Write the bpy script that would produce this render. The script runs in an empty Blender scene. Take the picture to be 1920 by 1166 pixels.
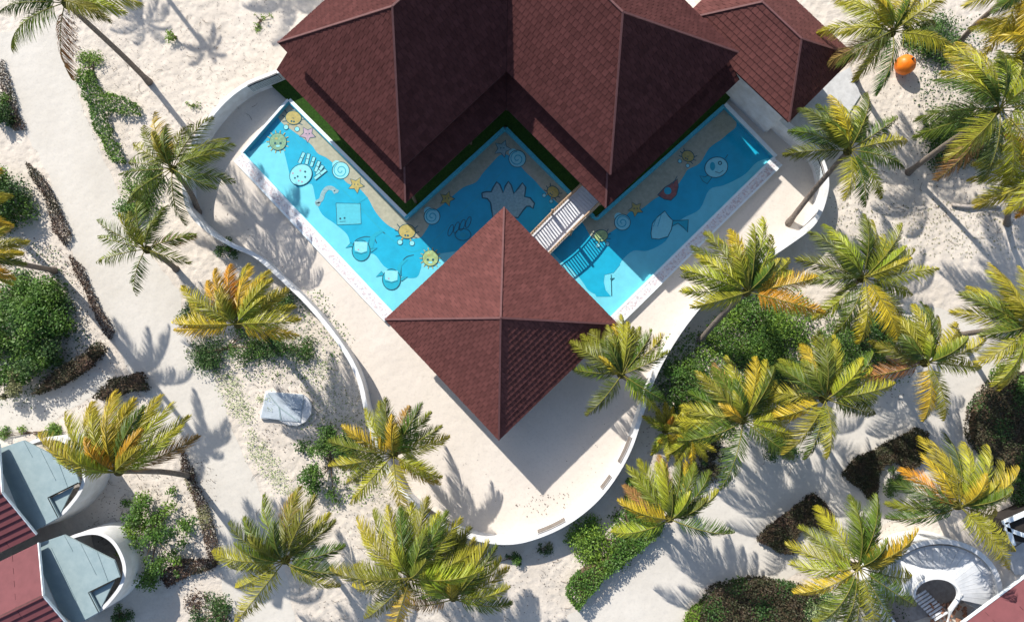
import bpy, math, random
import numpy as np
from mathutils import Vector, Matrix
random.seed(7); RN = np.random.default_rng(7)
scene = bpy.context.scene
COL = scene.collection
R = math.radians

# ------------------------------------------------------------------ camera, sky, sun, exposure
CAMH, TILT, FPX = 40.0, R(5), 1280.0
cam_d = bpy.data.cameras.new("camera"); cam = bpy.data.objects.new("camera", cam_d); COL.objects.link(cam)
cam.location = (0, 0, CAMH); cam.rotation_euler = (TILT, 0, 0)
cam_d.sensor_width = 36; cam_d.lens = 36*FPX/1920; cam_d.clip_end = 2000; cam_d.clip_start = .5
scene.camera = cam
SUN_EL, SUN_AZ = R(36), R(-36.0)         # azimuth measured from +Y towards +X
w = bpy.data.worlds.new("World"); scene.world = w; w.use_nodes = True
nt = w.node_tree; bg = nt.nodes['Background']
sky = nt.nodes.new('ShaderNodeTexSky'); sky.sky_type = 'NISHITA'; sky.sun_disc = False
sky.sun_elevation = SUN_EL; sky.sun_rotation = SUN_AZ % (2*math.pi)
nt.links.new(sky.outputs[0], bg.inputs[0]); bg.inputs[1].default_value = .12
sd = bpy.data.lights.new("sun", 'SUN'); sun = bpy.data.objects.new("sun", sd); COL.objects.link(sun)
sd.energy = 4.6; sd.angle = R(.55); sd.color = (1, .955, .88)
sv = Vector((math.sin(SUN_AZ)*math.cos(SUN_EL), math.cos(SUN_AZ)*math.cos(SUN_EL), math.sin(SUN_EL)))
sun.rotation_euler = sv.to_track_quat('Z', 'Y').to_euler(); sun.location = sv*60
vs = scene.view_settings
vs.view_transform = 'Standard'; vs.look = 'None'; vs.gamma = 1; vs.use_curve_mapping = False; vs.exposure = .54

# ------------------------------------------------------------------ helpers
def P(px, py, h=0.0):
    """point at height h that the photograph shows at pixel px,py"""
    x = (px-960)/FPX; y = (583-py)/FPX
    c, s = math.cos(TILT), math.sin(TILT)
    dy, dz = y*c+s, y*s-c
    t = (CAMH-h)/(-dz)
    return Vector((x*t, dy*t, h))
def PL(pts, h=0.0): return [P(a, b, h) for a, b in pts]

def mat(name, base=(.5,.5,.5), rough=.8, var=.15, scale=3., c2=None, bump=0., bscale=20., island=0., metal=0., transl=0., spec=.3, detail=6, objrand=0.):
    m = bpy.data.materials.new(name); m.use_nodes = True; n = m.node_tree; L = n.links
    p = n.nodes['Principled BSDF']; p.inputs['Roughness'].default_value = rough; p.inputs['Metallic'].default_value = metal
    p.inputs['Specular IOR Level'].default_value = spec
    tc = n.nodes.new('ShaderNodeTexCoord'); nz = n.nodes.new('ShaderNodeTexNoise')
    nz.inputs['Scale'].default_value = scale; nz.inputs['Detail'].default_value = detail; nz.inputs['Roughness'].default_value = .6
    L.new(tc.outputs['Object'], nz.inputs['Vector'])
    mx = n.nodes.new('ShaderNodeMix'); mx.data_type = 'RGBA'
    if c2 is None: c2 = tuple(v*(1-var*2) for v in base)
    mp = n.nodes.new('ShaderNodeMapRange'); mp.inputs[1].default_value = .35; mp.inputs[2].default_value = .65
    L.new(nz.outputs[0], mp.inputs[0]); L.new(mp.outputs[0], mx.inputs['Factor'])
    mx.inputs['A'].default_value = (*base, 1); mx.inputs['B'].default_value = (*c2, 1)
    col = mx.outputs['Result']
    def mul(col, src, amt):
        mr = n.nodes.new('ShaderNodeMapRange'); mr.inputs[3].default_value = 1-amt; mr.inputs[4].default_value = 1+amt
        L.new(src, mr.inputs[0])
        vm = n.nodes.new('ShaderNodeVectorMath'); vm.operation = 'SCALE'
        L.new(col, vm.inputs[0]); L.new(mr.outputs[0], vm.inputs['Scale']); return vm.outputs[0]
    if island:
        g = n.nodes.new('ShaderNodeNewGeometry'); col = mul(col, g.outputs['Random Per Island'], island)
    if objrand:
        g = n.nodes.new('ShaderNodeObjectInfo'); col = mul(col, g.outputs['Random'], objrand)
    L.new(col, p.inputs['Base Color'])
    if bump:
        nb = n.nodes.new('ShaderNodeTexNoise'); nb.inputs['Scale'].default_value = bscale; nb.inputs['Detail'].default_value = 5
        L.new(tc.outputs['Object'], nb.inputs['Vector'])
        b = n.nodes.new('ShaderNodeBump'); b.inputs['Strength'].default_value = bump; b.inputs['Distance'].default_value = .1
        L.new(nb.outputs[0], b.inputs['Height']); L.new(b.outputs[0], p.inputs['Normal'])
    if transl:
        out = n.nodes['Material Output']; t = n.nodes.new('ShaderNodeBsdfTranslucent'); ms = n.nodes.new('ShaderNodeMixShader')
        ms.inputs[0].default_value = transl; L.new(col, t.inputs[0]); L.new(p.outputs[0], ms.inputs[1]); L.new(t.outputs[0], ms.inputs[2])
        L.new(ms.outputs[0], out.inputs[0])
    return m

def sand_mat(name, base, c2, speck, footprints, speckamt):
    m = bpy.data.materials.new(name); m.use_nodes = True; n = m.node_tree; L = n.links
    p = n.nodes['Principled BSDF']; p.inputs['Roughness'].default_value = .95; p.inputs['Specular IOR Level'].default_value = .1
    tc = n.nodes.new('ShaderNodeTexCoord')
    def noise(s, d=6, r=.6):
        z = n.nodes.new('ShaderNodeTexNoise'); z.inputs['Scale'].default_value = s; z.inputs['Detail'].default_value = d; z.inputs['Roughness'].default_value = r
        L.new(tc.outputs['Object'], z.inputs['Vector']); return z.outputs[0]
    def rng(src, a, b, c=0., d=1.):
        r = n.nodes.new('ShaderNodeMapRange'); r.inputs[1].default_value = a; r.inputs[2].default_value = b; r.inputs[3].default_value = c; r.inputs[4].default_value = d
        L.new(src, r.inputs[0]); return r.outputs[0]
    def mix(f, a, b):
        x = n.nodes.new('ShaderNodeMix'); x.data_type = 'RGBA'; L.new(f, x.inputs['Factor'])
        for k, v in (('A', a), ('B', b)):
            if isinstance(v, tuple): x.inputs[k].default_value = (*v, 1)
            else: L.new(v, x.inputs[k])
        return x.outputs['Result']
    c = mix(rng(noise(.35), .35, .65), base, c2)
    c = mix(rng(noise(7), .5, .75, 0, .35), c, tuple(v*.72 for v in c2))
    c = mix(rng(noise(14, 8, .75), .62, .72, 0, speckamt), c, speck)
    c = mix(rng(noise(2.3, 9, .8), .6, .72, 0, speckamt*.7), c, tuple(v*.6 for v in c2))
    L.new(c, p.inputs['Base Color'])
    v = n.nodes.new('ShaderNodeTexVoronoi'); v.inputs['Scale'].default_value = 2.6; v.feature = 'SMOOTH_F1'; L.new(tc.outputs['Object'], v.inputs['Vector'])
    b = n.nodes.new('ShaderNodeBump'); b.inputs['Strength'].default_value = footprints; b.inputs['Distance'].default_value = .12; L.new(v.outputs[0], b.inputs['Height'])
    b2 = n.nodes.new('ShaderNodeBump'); b2.inputs['Strength'].default_value = footprints*.8; b2.inputs['Distance'].default_value = .09; L.new(noise(5, 8, .65), b2.inputs['Height'])
    L.new(b.outputs[0], b2.inputs['Normal']); L.new(b2.outputs[0], p.inputs['Normal'])
    return m

M = {}
M['sand'] = sand_mat('beach_sand', (.645,.575,.495), (.55,.487,.415), (.20,.16,.13), .6, .95)
M['path'] = sand_mat('packed_sand', (.60,.56,.50), (.545,.505,.445), (.35,.30,.26), .13, .22)
M['deck'] = sand_mat('deck_sand', (.665,.598,.525), (.61,.547,.478), (.33,.28,.24), .16, .55)
M['white'] = mat('white_render', (.76,.76,.76), .75, .05, 1.6, c2=(.62,.61,.59), bump=.1, bscale=8)
M['coping'] = mat('white_coping', (.78,.84,.86), .5, .04, 3)
M['cyan_tile'] = mat('cyan_tile', (.10,.50,.62), .3, .12, 8)
M['floor_light'] = mat('pool_paint_light', (.26,.66,.74), .6, .05, 2)
M['floor_mid'] = mat('pool_paint_mid', (.012,.42,.60), .6, .07, 1.5)
M['floor_deep'] = mat('pool_paint_deep', (.018,.24,.36), .6, .07, 1.5)
M['floor_sand'] = mat('pool_paint_sand', (.66,.44,.31), .7, .1, 4)
M['paint_orange'] = mat('paint_orange', (.75,.42,.12), .6, .12, 6)
M['paint_yellow'] = mat('paint_yellow', (.66,.60,.24), .6, .2, 6)
M['paint_green'] = mat('paint_sage', (.38,.46,.26), .6, .2, 8)
M['paint_pink'] = mat('paint_pink', (.72,.36,.42), .6, .1, 6)
M['paint_ice'] = mat('paint_ice', (.40,.72,.76), .6, .05, 6)
M['paint_ray'] = mat('paint_ray', (.14,.54,.62), .6, .05, 6)
M['paint_beige'] = mat('paint_beige', (.44,.50,.50), .6, .15, 8)
M['paint_blue'] = mat('paint_blue', (.02,.40,.52), .6, .05, 6)
M['paint_red'] = mat('paint_red', (.50,.12,.10), .6, .2, 8)
M['paint_dark'] = mat('paint_dark', (.03,.12,.15), .6, .2, 6)
M['shingle'] = mat('maroon_shingle', (.132,.048,.043), .85, .12, 2.2, bump=.3, bscale=60, objrand=.14, island=.11, spec=.15)
M['shingle_main'] = mat('plum_shingle', (.098,.037,.035), .9, .12, 2.2, bump=.3, bscale=60, objrand=.16, island=.15, spec=.05)
M['ridge'] = mat('ridge_metal', (.15,.065,.062), .7, .1, 5)
M['underlay'] = mat('roof_underlay', (.045,.018,.020), .9, .1, 5)
M['maroon_sheet'] = mat('maroon_sheet', (.175,.055,.060), .6, .08, 2, spec=.25)
M['bluegrey'] = mat('bluegrey_metal_roof', (.30,.38,.39), .55, .08, 2.4, c2=(.25,.33,.345), bump=.03, spec=.3)
M['slot'] = mat('slot_shade', (.22,.19,.17), .9)
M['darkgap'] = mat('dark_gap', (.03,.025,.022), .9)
M['wood'] = mat('rail_wood', (.50,.34,.22), .7, .2, 9)
M['plank'] = mat('bridge_plank', (.74,.75,.78), .7, .06, 6)
M['turf'] = mat('artificial_turf', (.035,.10,.010), 1.0, .25, 12, bump=.6, bscale=90)
M['trunk'] = mat('palm_trunk', (.26,.215,.18), .95, .2, 9, bump=.8, bscale=25)
M['fibre'] = mat('crown_fibre', (.13,.11,.035), .95, .2, 9, bump=.6, bscale=30, spec=.05)
M['stem'] = mat('brown_stem', (.16,.11,.07), .9, .2, 9)
M['leaf_g'] = mat('leaf_green', (.060,.145,.024), .5, .2, 1.2, c2=(.11,.19,.028), island=.5, transl=.25)
M['leaf_d'] = mat('leaf_dark_green', (.032,.085,.018), .5, .2, 1.2, c2=(.06,.11,.024), island=.5, transl=.2)
M['leaf_y'] = mat('leaf_lime', (.20,.30,.035), .5, .2, 1.2, c2=(.12,.22,.03), island=.45, transl=.3)
M['leaf_b'] = mat('leaf_bronze', (.060,.040,.024), .6, .2, 2.5, c2=(.035,.045,.016), island=.5, transl=.15)
M['leaf_r'] = mat('leaf_dry_red', (.10,.055,.036), .7, .2, 2.5, c2=(.05,.035,.025), island=.6)
M['leaf_w'] = mat('leaf_pale', (.50,.54,.32), .6, .2, 3, c2=(.22,.30,.10), island=.4, transl=.2)
M['leaf_o'] = mat('leaf_olive', (.17,.19,.07), .6, .2, 3, c2=(.26,.24,.12), island=.45, transl=.2)
M['orange'] = mat('orange_plastic', (.85,.20,.012), .4, .1, 5)
M['grey_slab'] = mat('pale_concrete', (.55,.55,.55), .8, .1, 3, bump=.1)
M['tarp'] = mat('pale_blue_panel', (.46,.52,.57), .6, .12, 3)
M['log'] = mat('weathered_log', (.45,.40,.36), .9, .15, 8)
M['canvas'] = mat('plaster_shell', (.68,.68,.68), .8, .12, 1.2, c2=(.52,.53,.54), bump=.1)
M['cushion'] = mat('brick_coloured_litter', (.42,.21,.13), .8, .25, 9)
M['floor_in'] = mat('courtyard_floor', (.42,.38,.35), .9, .15, 4)

# pebbles of the pool border
m = M['pebble'] = bpy.data.materials.new('pebble_border'); m.use_nodes = True; n = m.node_tree
vo = n.nodes.new('ShaderNodeTexVoronoi'); vo.inputs['Scale'].default_value = 12; tc = n.nodes.new('ShaderNodeTexCoord')
n.links.new(tc.outputs['Object'], vo.inputs['Vector']); cr = n.nodes.new('ShaderNodeValToRGB')
sx = n.nodes.new('ShaderNodeSeparateColor'); n.links.new(vo.outputs['Color'], sx.inputs[0]); n.links.new(sx.outputs[0], cr.inputs[0])
e = cr.color_ramp.elements; e[0].position = 0; e[0].color = (.46,.43,.45,1); e[1].position = 1; e[1].color = (.74,.73,.74,1)
for ps, c in ((.15,(.58,.46,.46,1)), (.32,(.62,.60,.60,1)), (.6,(.74,.72,.70,1)), (.85,(.60,.62,.66,1))):
    q = e.new(ps); q.color = c
n.links.new(cr.outputs[0], n.nodes['Principled BSDF'].inputs['Base Color']); n.nodes['Principled BSDF'].inputs['Roughness'].default_value = .7
# water: a thin clear sheet, tinted, with gloss by angle
m = M['water'] = bpy.data.materials.new('pool_water'); m.use_nodes = True; n = m.node_tree; n.nodes.remove(n.nodes['Principled BSDF'])
tr = n.nodes.new('ShaderNodeBsdfTransparent'); tr.inputs[0].default_value = (.80,.96,.985,1)
gl = n.nodes.new('ShaderNodeBsdfGlossy'); gl.inputs['Roughness'].default_value = .06
lw = n.nodes.new('ShaderNodeLayerWeight'); lw.inputs[0].default_value = .5; fp = n.nodes.new('ShaderNodeMath'); fp.operation = 'POWER'; fp.inputs[1].default_value = 5; fr = n.nodes.new('ShaderNodeMath'); fr.operation = 'MULTIPLY_ADD'; fr.inputs[1].default_value = .8; fr.inputs[2].default_value = .022; n.links.new(lw.outputs['Facing'], fp.inputs[0]); n.links.new(fp.outputs[0], fr.inputs[0])
tc = n.nodes.new('ShaderNodeTexCoord'); nz = n.nodes.new('ShaderNodeTexNoise'); nz.inputs['Scale'].default_value = 2.2; nz.inputs['Detail'].default_value = 4
bu = n.nodes.new('ShaderNodeBump'); bu.inputs['Strength'].default_value = .25; bu.inputs['Distance'].default_value = .05
n.links.new(tc.outputs['Object'], nz.inputs['Vector']); n.links.new(nz.outputs[0], bu.inputs['Height']); n.links.new(bu.outputs[0], gl.inputs['Normal']); n.links.new(bu.outputs[0], lw.inputs['Normal'])
ms = n.nodes.new('ShaderNodeMixShader'); n.links.new(fr.outputs[0], ms.inputs[0]); n.links.new(tr.outputs[0], ms.inputs[1]); n.links.new(gl.outputs[0], ms.inputs[2])
n.links.new(ms.outputs[0], n.nodes['Material Output'].inputs[0])
# palm frond: leaf colour comes from each frond's own object colour, ripening towards the tip
m = M['frond'] = bpy.data.materials.new('palm_frond'); m.use_nodes = True; n = m.node_tree; L = n.links
p = n.nodes['Principled BSDF']; p.inputs['Roughness'].default_value = .42; p.inputs['Specular IOR Level'].default_value = .35
oi = n.nodes.new('ShaderNodeObjectInfo'); at = n.nodes.new('ShaderNodeAttribute'); at.attribute_name = 'along'; gm = n.nodes.new('ShaderNodeNewGeometry')
pw = n.nodes.new('ShaderNodeMath'); pw.operation = 'POWER'; L.new(at.outputs['Fac'], pw.inputs[0]); pw.inputs[1].default_value = 1.6
mu = n.nodes.new('ShaderNodeMath'); mu.operation = 'MULTIPLY'; L.new(pw.outputs[0], mu.inputs[0]); L.new(oi.outputs['Alpha'], mu.inputs[1])
mx = n.nodes.new('ShaderNodeMix'); mx.data_type = 'RGBA'; L.new(mu.outputs[0], mx.inputs['Factor']); L.new(oi.outputs['Color'], mx.inputs['A']); mx.inputs['B'].default_value = (.50,.36,.03,1)
mr = n.nodes.new('ShaderNodeMapRange'); L.new(gm.outputs['Random Per Island'], mr.inputs[0]); mr.inputs[3].default_value = .55; mr.inputs[4].default_value = 1.45
sc = n.nodes.new('ShaderNodeVectorMath'); sc.operation = 'SCALE'; L.new(mx.outputs['Result'], sc.inputs[0]); L.new(mr.outputs[0], sc.inputs['Scale'])
L.new(sc.outputs[0], p.inputs['Base Color'])
tl = n.nodes.new('ShaderNodeBsdfTranslucent'); L.new(sc.outputs[0], tl.inputs[0]); ms = n.nodes.new('ShaderNodeMixShader'); ms.inputs[0].default_value = .3
L.new(p.outputs[0], ms.inputs[1]); L.new(tl.outputs[0], ms.inputs[2]); L.new(ms.outputs[0], n.nodes['Material Output'].inputs[0])
M['rachis'] = mat('frond_midrib', (.22,.20,.045), .9, .1, 3, spec=.05)

OFF = {}
def tag(o, label=None, cat=None, group=None, kind=None):
    if label: o['label'] = label
    if cat: o['category'] = cat
    if group: o['group'] = group
    if kind: o['kind'] = kind
    return o
def thing(name, loc, label, cat, group=None):
    o = bpy.data.objects.new(name, None); COL.objects.link(o); o.location = loc; o.empty_display_size = .3
    OFF[o.name] = Vector(loc); return tag(o, label, cat, group)
def off(parent, origin):
    if parent is not None: return OFF[parent.name]
    return Vector(origin) if origin is not None else Vector((0,0,0))
def link(name, me, parent, origin):
    o = bpy.data.objects.new(name, me); COL.objects.link(o); b = off(parent, origin)
    if parent is not None: o.parent = parent
    else: o.location = b
    OFF[o.name] = b; return o
class MB:
    def __init__(s): s.v = []; s.f = []; s.m = []
    def add(s, vs, fs, mi=0):
        k = len(s.v); s.v += [tuple(v) for v in vs]; s.f += [tuple(i+k for i in f) for f in fs]; s.m += [mi]*len(fs)
    def prism(s, pts, z0, z1, mi=0):
        pts = [Vector((p[0], p[1])) for p in pts]
        a = sum(pts[i].x*pts[(i+1)%len(pts)].y-pts[(i+1)%len(pts)].x*pts[i].y for i in range(len(pts)))
        if a < 0: pts = pts[::-1]
        n_ = len(pts)
        s.add([(p.x,p.y,z0) for p in pts]+[(p.x,p.y,z1) for p in pts],
              [tuple(range(n_,2*n_)), tuple(range(n_-1,-1,-1))]+[(i,(i+1)%n_,n_+(i+1)%n_,n_+i) for i in range(n_)], mi)
    def slab(s, top, th, mi=0):
        """thick slab under a planar polygon of 3D points"""
        n_ = len(top); top = [Vector(t) for t in top]
        nr = Vector((0,0,0))
        for i in range(n_): nr += top[i].cross(top[(i+1)%n_])
        if nr.z < 0: top = top[::-1]
        s.add([tuple(t) for t in top]+[(t.x,t.y,t.z-th) for t in top],
              [tuple(range(n_)), tuple(range(2*n_-1,n_-1,-1))]+[(n_+i,n_+(i+1)%n_,(i+1)%n_,i) for i in range(n_)], mi)
    def flat(s, pts, z, mi=0):
        pts = [Vector((p[0],p[1])) for p in pts]
        a = sum(pts[i].x*pts[(i+1)%len(pts)].y-pts[(i+1)%len(pts)].x*pts[i].y for i in range(len(pts)))
        if a < 0: pts = pts[::-1]
        s.add([(p.x,p.y,z) for p in pts], [tuple(range(len(pts)))], mi)
    def bar(s, p, q, w_, h_, mi=0, up=Vector((0,0,1))):
        p, q = Vector(p), Vector(q); d = (q-p).normalized(); sd_ = d.cross(up)
        if sd_.length < 1e-4: sd_ = Vector((1,0,0))
        sd_.normalize(); u = sd_.cross(d)
        vs_ = [c+sd_*(a*w_/2)+u*(b*h_/2) for c in (p,q) for a,b in ((-1,-1),(1,-1),(1,1),(-1,1))]
        s.add(vs_, [(3,2,1,0),(4,5,6,7),(0,1,5,4),(1,2,6,5),(2,3,7,6),(3,0,4,7)], mi)
    def tube(s, pts, rad, n_=8, mi=0, cap=True):
        vs_ = []; pts = [Vector(p) for p in pts]
        for i, p in enumerate(pts):
            d = (pts[min(i+1,len(pts)-1)]-pts[max(i-1,0)]).normalized()
            a = d.cross(Vector((.13,.9,.3))).normalized(); b = d.cross(a)
            r = rad[i] if hasattr(rad,'__len__') else rad
            vs_ += [p+(a*math.cos(t)+b*math.sin(t))*r for t in [2*math.pi*k/n_ for k in range(n_)]]
        fs = [(i*n_+k, i*n_+(k+1)%n_, (i+1)*n_+(k+1)%n_, (i+1)*n_+k) for i in range(len(pts)-1) for k in range(n_)]
        if cap: fs += [tuple(range(n_-1,-1,-1)), tuple(range(len(vs_)-n_, len(vs_)))]
        s.add(vs_, fs, mi)
    def sweep(s, line, th, z0, z1, mi=0, o=0.):
        """rectangular wall along a plan polyline, centre offset o to the left"""
        line = [Vector((p[0],p[1])) for p in line]; vs_ = []; n_ = len(line)
        for i, p in enumerate(line):
            d = (line[min(i+1,n_-1)]-line[max(i-1,0)]).normalized(); nr = Vector((-d.y,d.x))
            a = p+nr*(o+th/2); b = p+nr*(o-th/2)
            zz0 = z0[i] if hasattr(z0,'__len__') else z0; zz1 = z1[i] if hasattr(z1,'__len__') else z1
            vs_ += [(a.x,a.y,zz0),(b.x,b.y,zz0),(b.x,b.y,zz1),(a.x,a.y,zz1)]
        fs = [(4*i+k, 4*i+4+k, 4*i+4+(k+1)%4, 4*i+(k+1)%4) for i in range(n_-1) for k in range(4)]
        fs += [(0,1,2,3), (4*n_-1,4*n_-2,4*n_-3,4*n_-4)]
        s.add(vs_, fs, mi)
    def strip(s, line, wd, z, mi=0, closed=False):
        line = [Vector((p[0],p[1])) for p in line]; n_ = len(line); vs_ = []
        for i, p in enumerate(line):
            a = line[(i-1)%n_] if closed else line[max(i-1,0)]; b = line[(i+1)%n_] if closed else line[min(i+1,n_-1)]
            d = (b-a); d = d.normalized() if d.length > 1e-6 else Vector((1,0)); nr = Vector((-d.y,d.x))*wd/2
            vs_ += [(p.x+nr.x,p.y+nr.y,z),(p.x-nr.x,p.y-nr.y,z)]
        k = n_ if closed else n_-1
        s.add(vs_, [(2*i+1, 2*((i+1)%n_)+1, 2*((i+1)%n_), 2*i) for i in range(k)], mi)
    def build(s, name, mats, parent=None, origin=None, smooth=False):
        me = bpy.data.meshes.new(name); b = off(parent, origin)
        me.from_pydata([(v[0]-b.x, v[1]-b.y, v[2]-b.z) for v in s.v], [], s.f)
        mats = mats if isinstance(mats, (list,tuple)) else [mats]
        for m_ in mats: me.materials.append(M[m_] if isinstance(m_, str) else m_)
        if len(mats) > 1: me.polygons.foreach_set('material_index', s.m)
        if smooth: me.polygons.foreach_set('use_smooth', [True]*len(me.polygons))
        me.update(); return link(name, me, parent, origin)
def spline(pts, per=8):
    pts = [Vector(p) for p in pts]; out = []
    for i in range(len(pts)-1):
        p0, p1, p2, p3 = pts[max(i-1,0)], pts[i], pts[i+1], pts[min(i+2,len(pts)-1)]
        for k in range(per):
            t = k/per
            out.append(.5*((2*p1)+(p2-p0)*t+(2*p0-5*p1+4*p2-p3)*t*t+(3*p1-p0-3*p2+p3)*t**3))
    out.append(pts[-1]); return out
def rough(pts, amp=.12, step=.5):
    """ragged edge for a closed plan polygon"""
    out = []; n_ = len(pts)
    for i in range(n_):
        a, b = Vector(pts[i]), Vector(pts[(i+1)%n_]); k = max(1, int((b-a).length/step))
        for j in range(k):
            p = a.lerp(b, j/k); out.append(Vector((p.x+random.uniform(-amp,amp), p.y+random.uniform(-amp,amp), p.z)))
    return out
def np_obj(name, V, quads, mats, parent=None, origin=None):
    me = bpy.data.meshes.new(name); b = off(parent, origin)
    V = np.asarray(V, dtype=np.float32)-np.array(b, dtype=np.float32); q = np.asarray(quads, dtype=np.int32)
    me.vertices.add(len(V)); me.vertices.foreach_set('co', V.ravel())
    me.loops.add(q.size); me.loops.foreach_set('vertex_index', q.ravel())
    me.polygons.add(len(q)); me.polygons.foreach_set('loop_start', np.arange(0,q.size,q.shape[1],dtype=np.int32))
    mats = mats if isinstance(mats, (list,tuple)) else [mats]
    for m_ in mats: me.materials.append(M[m_])
    me.update(calc_edges=True); me.validate(); return link(name, me, parent, origin)
def leaf_mesh(C, size, tilt=.6):
    """one folded rhombic leaf at each centre"""
    C = np.asarray(C); N = len(C); a = RN.uniform(0, 2*np.pi, N); s = size*RN.uniform(.55,1.35,N)
    d = np.stack([np.cos(a), np.sin(a), RN.uniform(-tilt,tilt,N)],1); d /= np.linalg.norm(d,axis=1)[:,None]
    sd_ = np.stack([-np.sin(a), np.cos(a), RN.uniform(-tilt,tilt,N)],1); sd_ /= np.linalg.norm(sd_,axis=1)[:,None]
    s = s[:,None]
    V = np.stack([C-d*s*.5, C+sd_*s*.3, C+d*s*.55+np.array([0,0,-.12])*s, C-sd_*s*.3],1).reshape(-1,3)
    return V, np.arange(4*N).reshape(N,4)

# ------------------------------------------------------------------ ground, paths, deck
g = MB(); g.add([(-160,-160,0),(160,-160,0),(160,160,0),(-160,160,0)], [(0,1,2,3)]); tag(g.build('ground', 'sand'), kind='structure')
def sheet(name, px, z, m_, amp=.1):
    q = MB(); q.flat(rough(PL(px), amp), z); return tag(q.build(name, m_), kind='structure')
sheet('path', [(-40,60),(20,60),(128,20),(132,105),(152,200),(192,290),(228,380),(280,470),(335,545),(352,640),(400,705),(432,790),(480,900),(520,1000),(570,1240),
               (430,1240),(415,1070),(385,960),(330,830),(245,700),(215,640),(135,480),(130,440),(90,330),(35,220),(-40,60)][:-1], .004, 'path')
sheet('path', [(-60,765),(60,735),(150,690),(215,700),(180,740),(90,795),(30,830),(-60,850)], .004, 'path')
sheet('path', [(1060,1240),(1065,1150),(1120,1130),(1245,1000),(1340,880),(1400,790),(1500,720),(1640,700),(1700,560),(1830,600),(1870,690),(1830,730),
               (1825,830),(1700,960),(1640,990),(1580,1010),(1470,1090),(1330,1090),(1290,1130),(1260,1240)], .008, 'path')

WALL_T = [(556,118),(510,138),(462,158),(425,185),(392,222),(366,262),(350,308),(345,350),(356,396),(388,430),(432,458),(480,480),(526,520),(576,568),(618,618),
          (653,668),(674,714),(686,765),(704,830),(732,890),(766,934),(803,966),(850,993),(905,1012),(960,1016),(1010,1004),(1062,980),(1112,942),(1150,896),(1180,842),
          (1202,778),(1222,716),(1250,660),(1290,600),(1340,545),(1410,500),(1480,455),(1528,415),(1549,360),(1548,320),(1534,284)]
WH = 1.35
wl = spline([P(a, b, WH) for a, b in WALL_T], 6)
deck = [Vector((p.x,p.y,0)) for p in wl]+PL([(1480,240),(1385,160),(1300,0),(960,-100),(600,60)])
q = MB(); q.flat(deck, .012); tag(q.build('sand_deck', 'deck'), kind='structure')

bw = thing('boundary_wall', (wl[len(wl)//2].x, wl[len(wl)//2].y, 0), 'low white rendered wall curving around the pool deck', 'wall')
cuts = [0, len(wl)]
q = MB(); q.sweep(wl, .18, 0, WH-.06); q.build('wall_body', 'white', bw, smooth=False)
q = MB(); q.sweep(wl, .25, WH-.06, WH); q.build('coping', 'white', bw)
def near(px, py):
    t = P(px, py, WH); return min(range(len(wl)), key=lambda i: (wl[i]-t).length)
for a, b in (((460,160),(520,134)), ((1166,866),(1186,822)), ((1130,922),(1150,892)), ((1010,1000),(1058,978)), ((800,962),(850,990)), ((1546,330),(1538,292))):
    i, j = sorted((near(*a), near(*b)))
    if j-i < 2: j = i+2
    seg = wl[i:j+1]
    # strips on the wall's inner side and top; the vent slots' shade is their colour
    q = MB(); q.sweep(seg, .05, .5, WH-.12, o=.125); fr_ = q.build('vent_grille', 'darkgap' if b[1] < 400 else 'slot', bw)
    q = MB(); q.sweep(seg, .05, WH+.002, WH+.006, o=.10); q.build('vent_slot', 'slot', fr_)
    if b[1] > 400: continue
    q = MB()
    for k in range(len(seg)-1):
        for t in (.15,.4,.65,.9):
            c = Vector(seg[k]).lerp(Vector(seg[k+1]), t); d = (Vector(seg[k+1])-Vector(seg[k])).normalized(); nr = Vector((-d.y,d.x,0))
            c = c+nr*.17; q.bar((c.x,c.y,.5),(c.x,c.y,WH-.12),.03,.03)
    q.build('vent_bar', 'coping', fr_)
# straight garden wall below the small roof
sw = [P(1534,284,WH), P(1478,236,WH), P(1392,158,WH)]
q = MB(); q.sweep(sw, .3, 0, WH-.004); q.sweep(sw, .36, WH-.004, WH+.05)
tag(q.build('garden_wall', 'white', origin=sw[1]*1.0-Vector((0,0,WH))), 'straight white garden wall between the pool deck and the smallest maroon roof', 'wall')

# ------------------------------------------------------------------ swimming pool
A, A2, I1, Np, C2, E1, E2 = [P(*t, .25) for t in ((456,287),(541,190),(762,411),(947,242),(1118,414),(1359,200),(1450,294))]
F_, PT, G_ = [P(*t, .25) for t in ((1145,593),(948,430),(738,586))]
pool = thing('swimming_pool', P(850,400), 'turquoise W-shaped children\'s pool with sea creatures painted on its floor', 'pool')
outline = [A, A2, I1, Np, C2, E1, E2, F_, PT, G_]
C2a, C2b = C2.lerp(Np,.035), C2.lerp(E1,.03)
outline = [A, A2, I1, Np, C2a, C2.lerp((C2a+C2b)/2,.45), C2b, E1, E2, F_, PT, G_]
q = MB(); q.flat(outline, .02); pf = q.build('pool_floor', 'floor_light', pool)
q = MB(); q.flat(outline, .215); tag(q.build('water', 'water'), kind='structure')
ZF = .02
def mural(name, px, z, m_, wd=None):
    q = MB()
    if wd: q.strip(PL(px, z), wd, z)
    else: q.flat(PL(px, z), z)
    return q.build(name, m_, pf)
mid_l = [(470,284),(492,270),(512,262),(528,272),(538,306),(546,337),(560,352),(584,345),(592,375),(604,402),(627,419),(651,440),(658,462),(672,478),(700,476),(719,498),(738,510),(757,520),(781,520),(789,503),(792,488),(806,478),(835,474),(870,466),
         (905,440),(948,434),(1010,442),(1042,480),(1075,508),(1092,528),(1104,545),(1122,552),(1130,540),(1133,516),(1146,506),(1160,498),(1168,486),(1188,470),(1215,470),(1248,452),(1262,424),(1283,408),(1312,392),(1330,356),(1356,348),(1378,338),(1398,326),(1420,304),(1446,296)]
inner = [(1357,204),(1122,414),(1115,414),(947,246),(762,412),(541,194),(462,280)]
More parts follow.
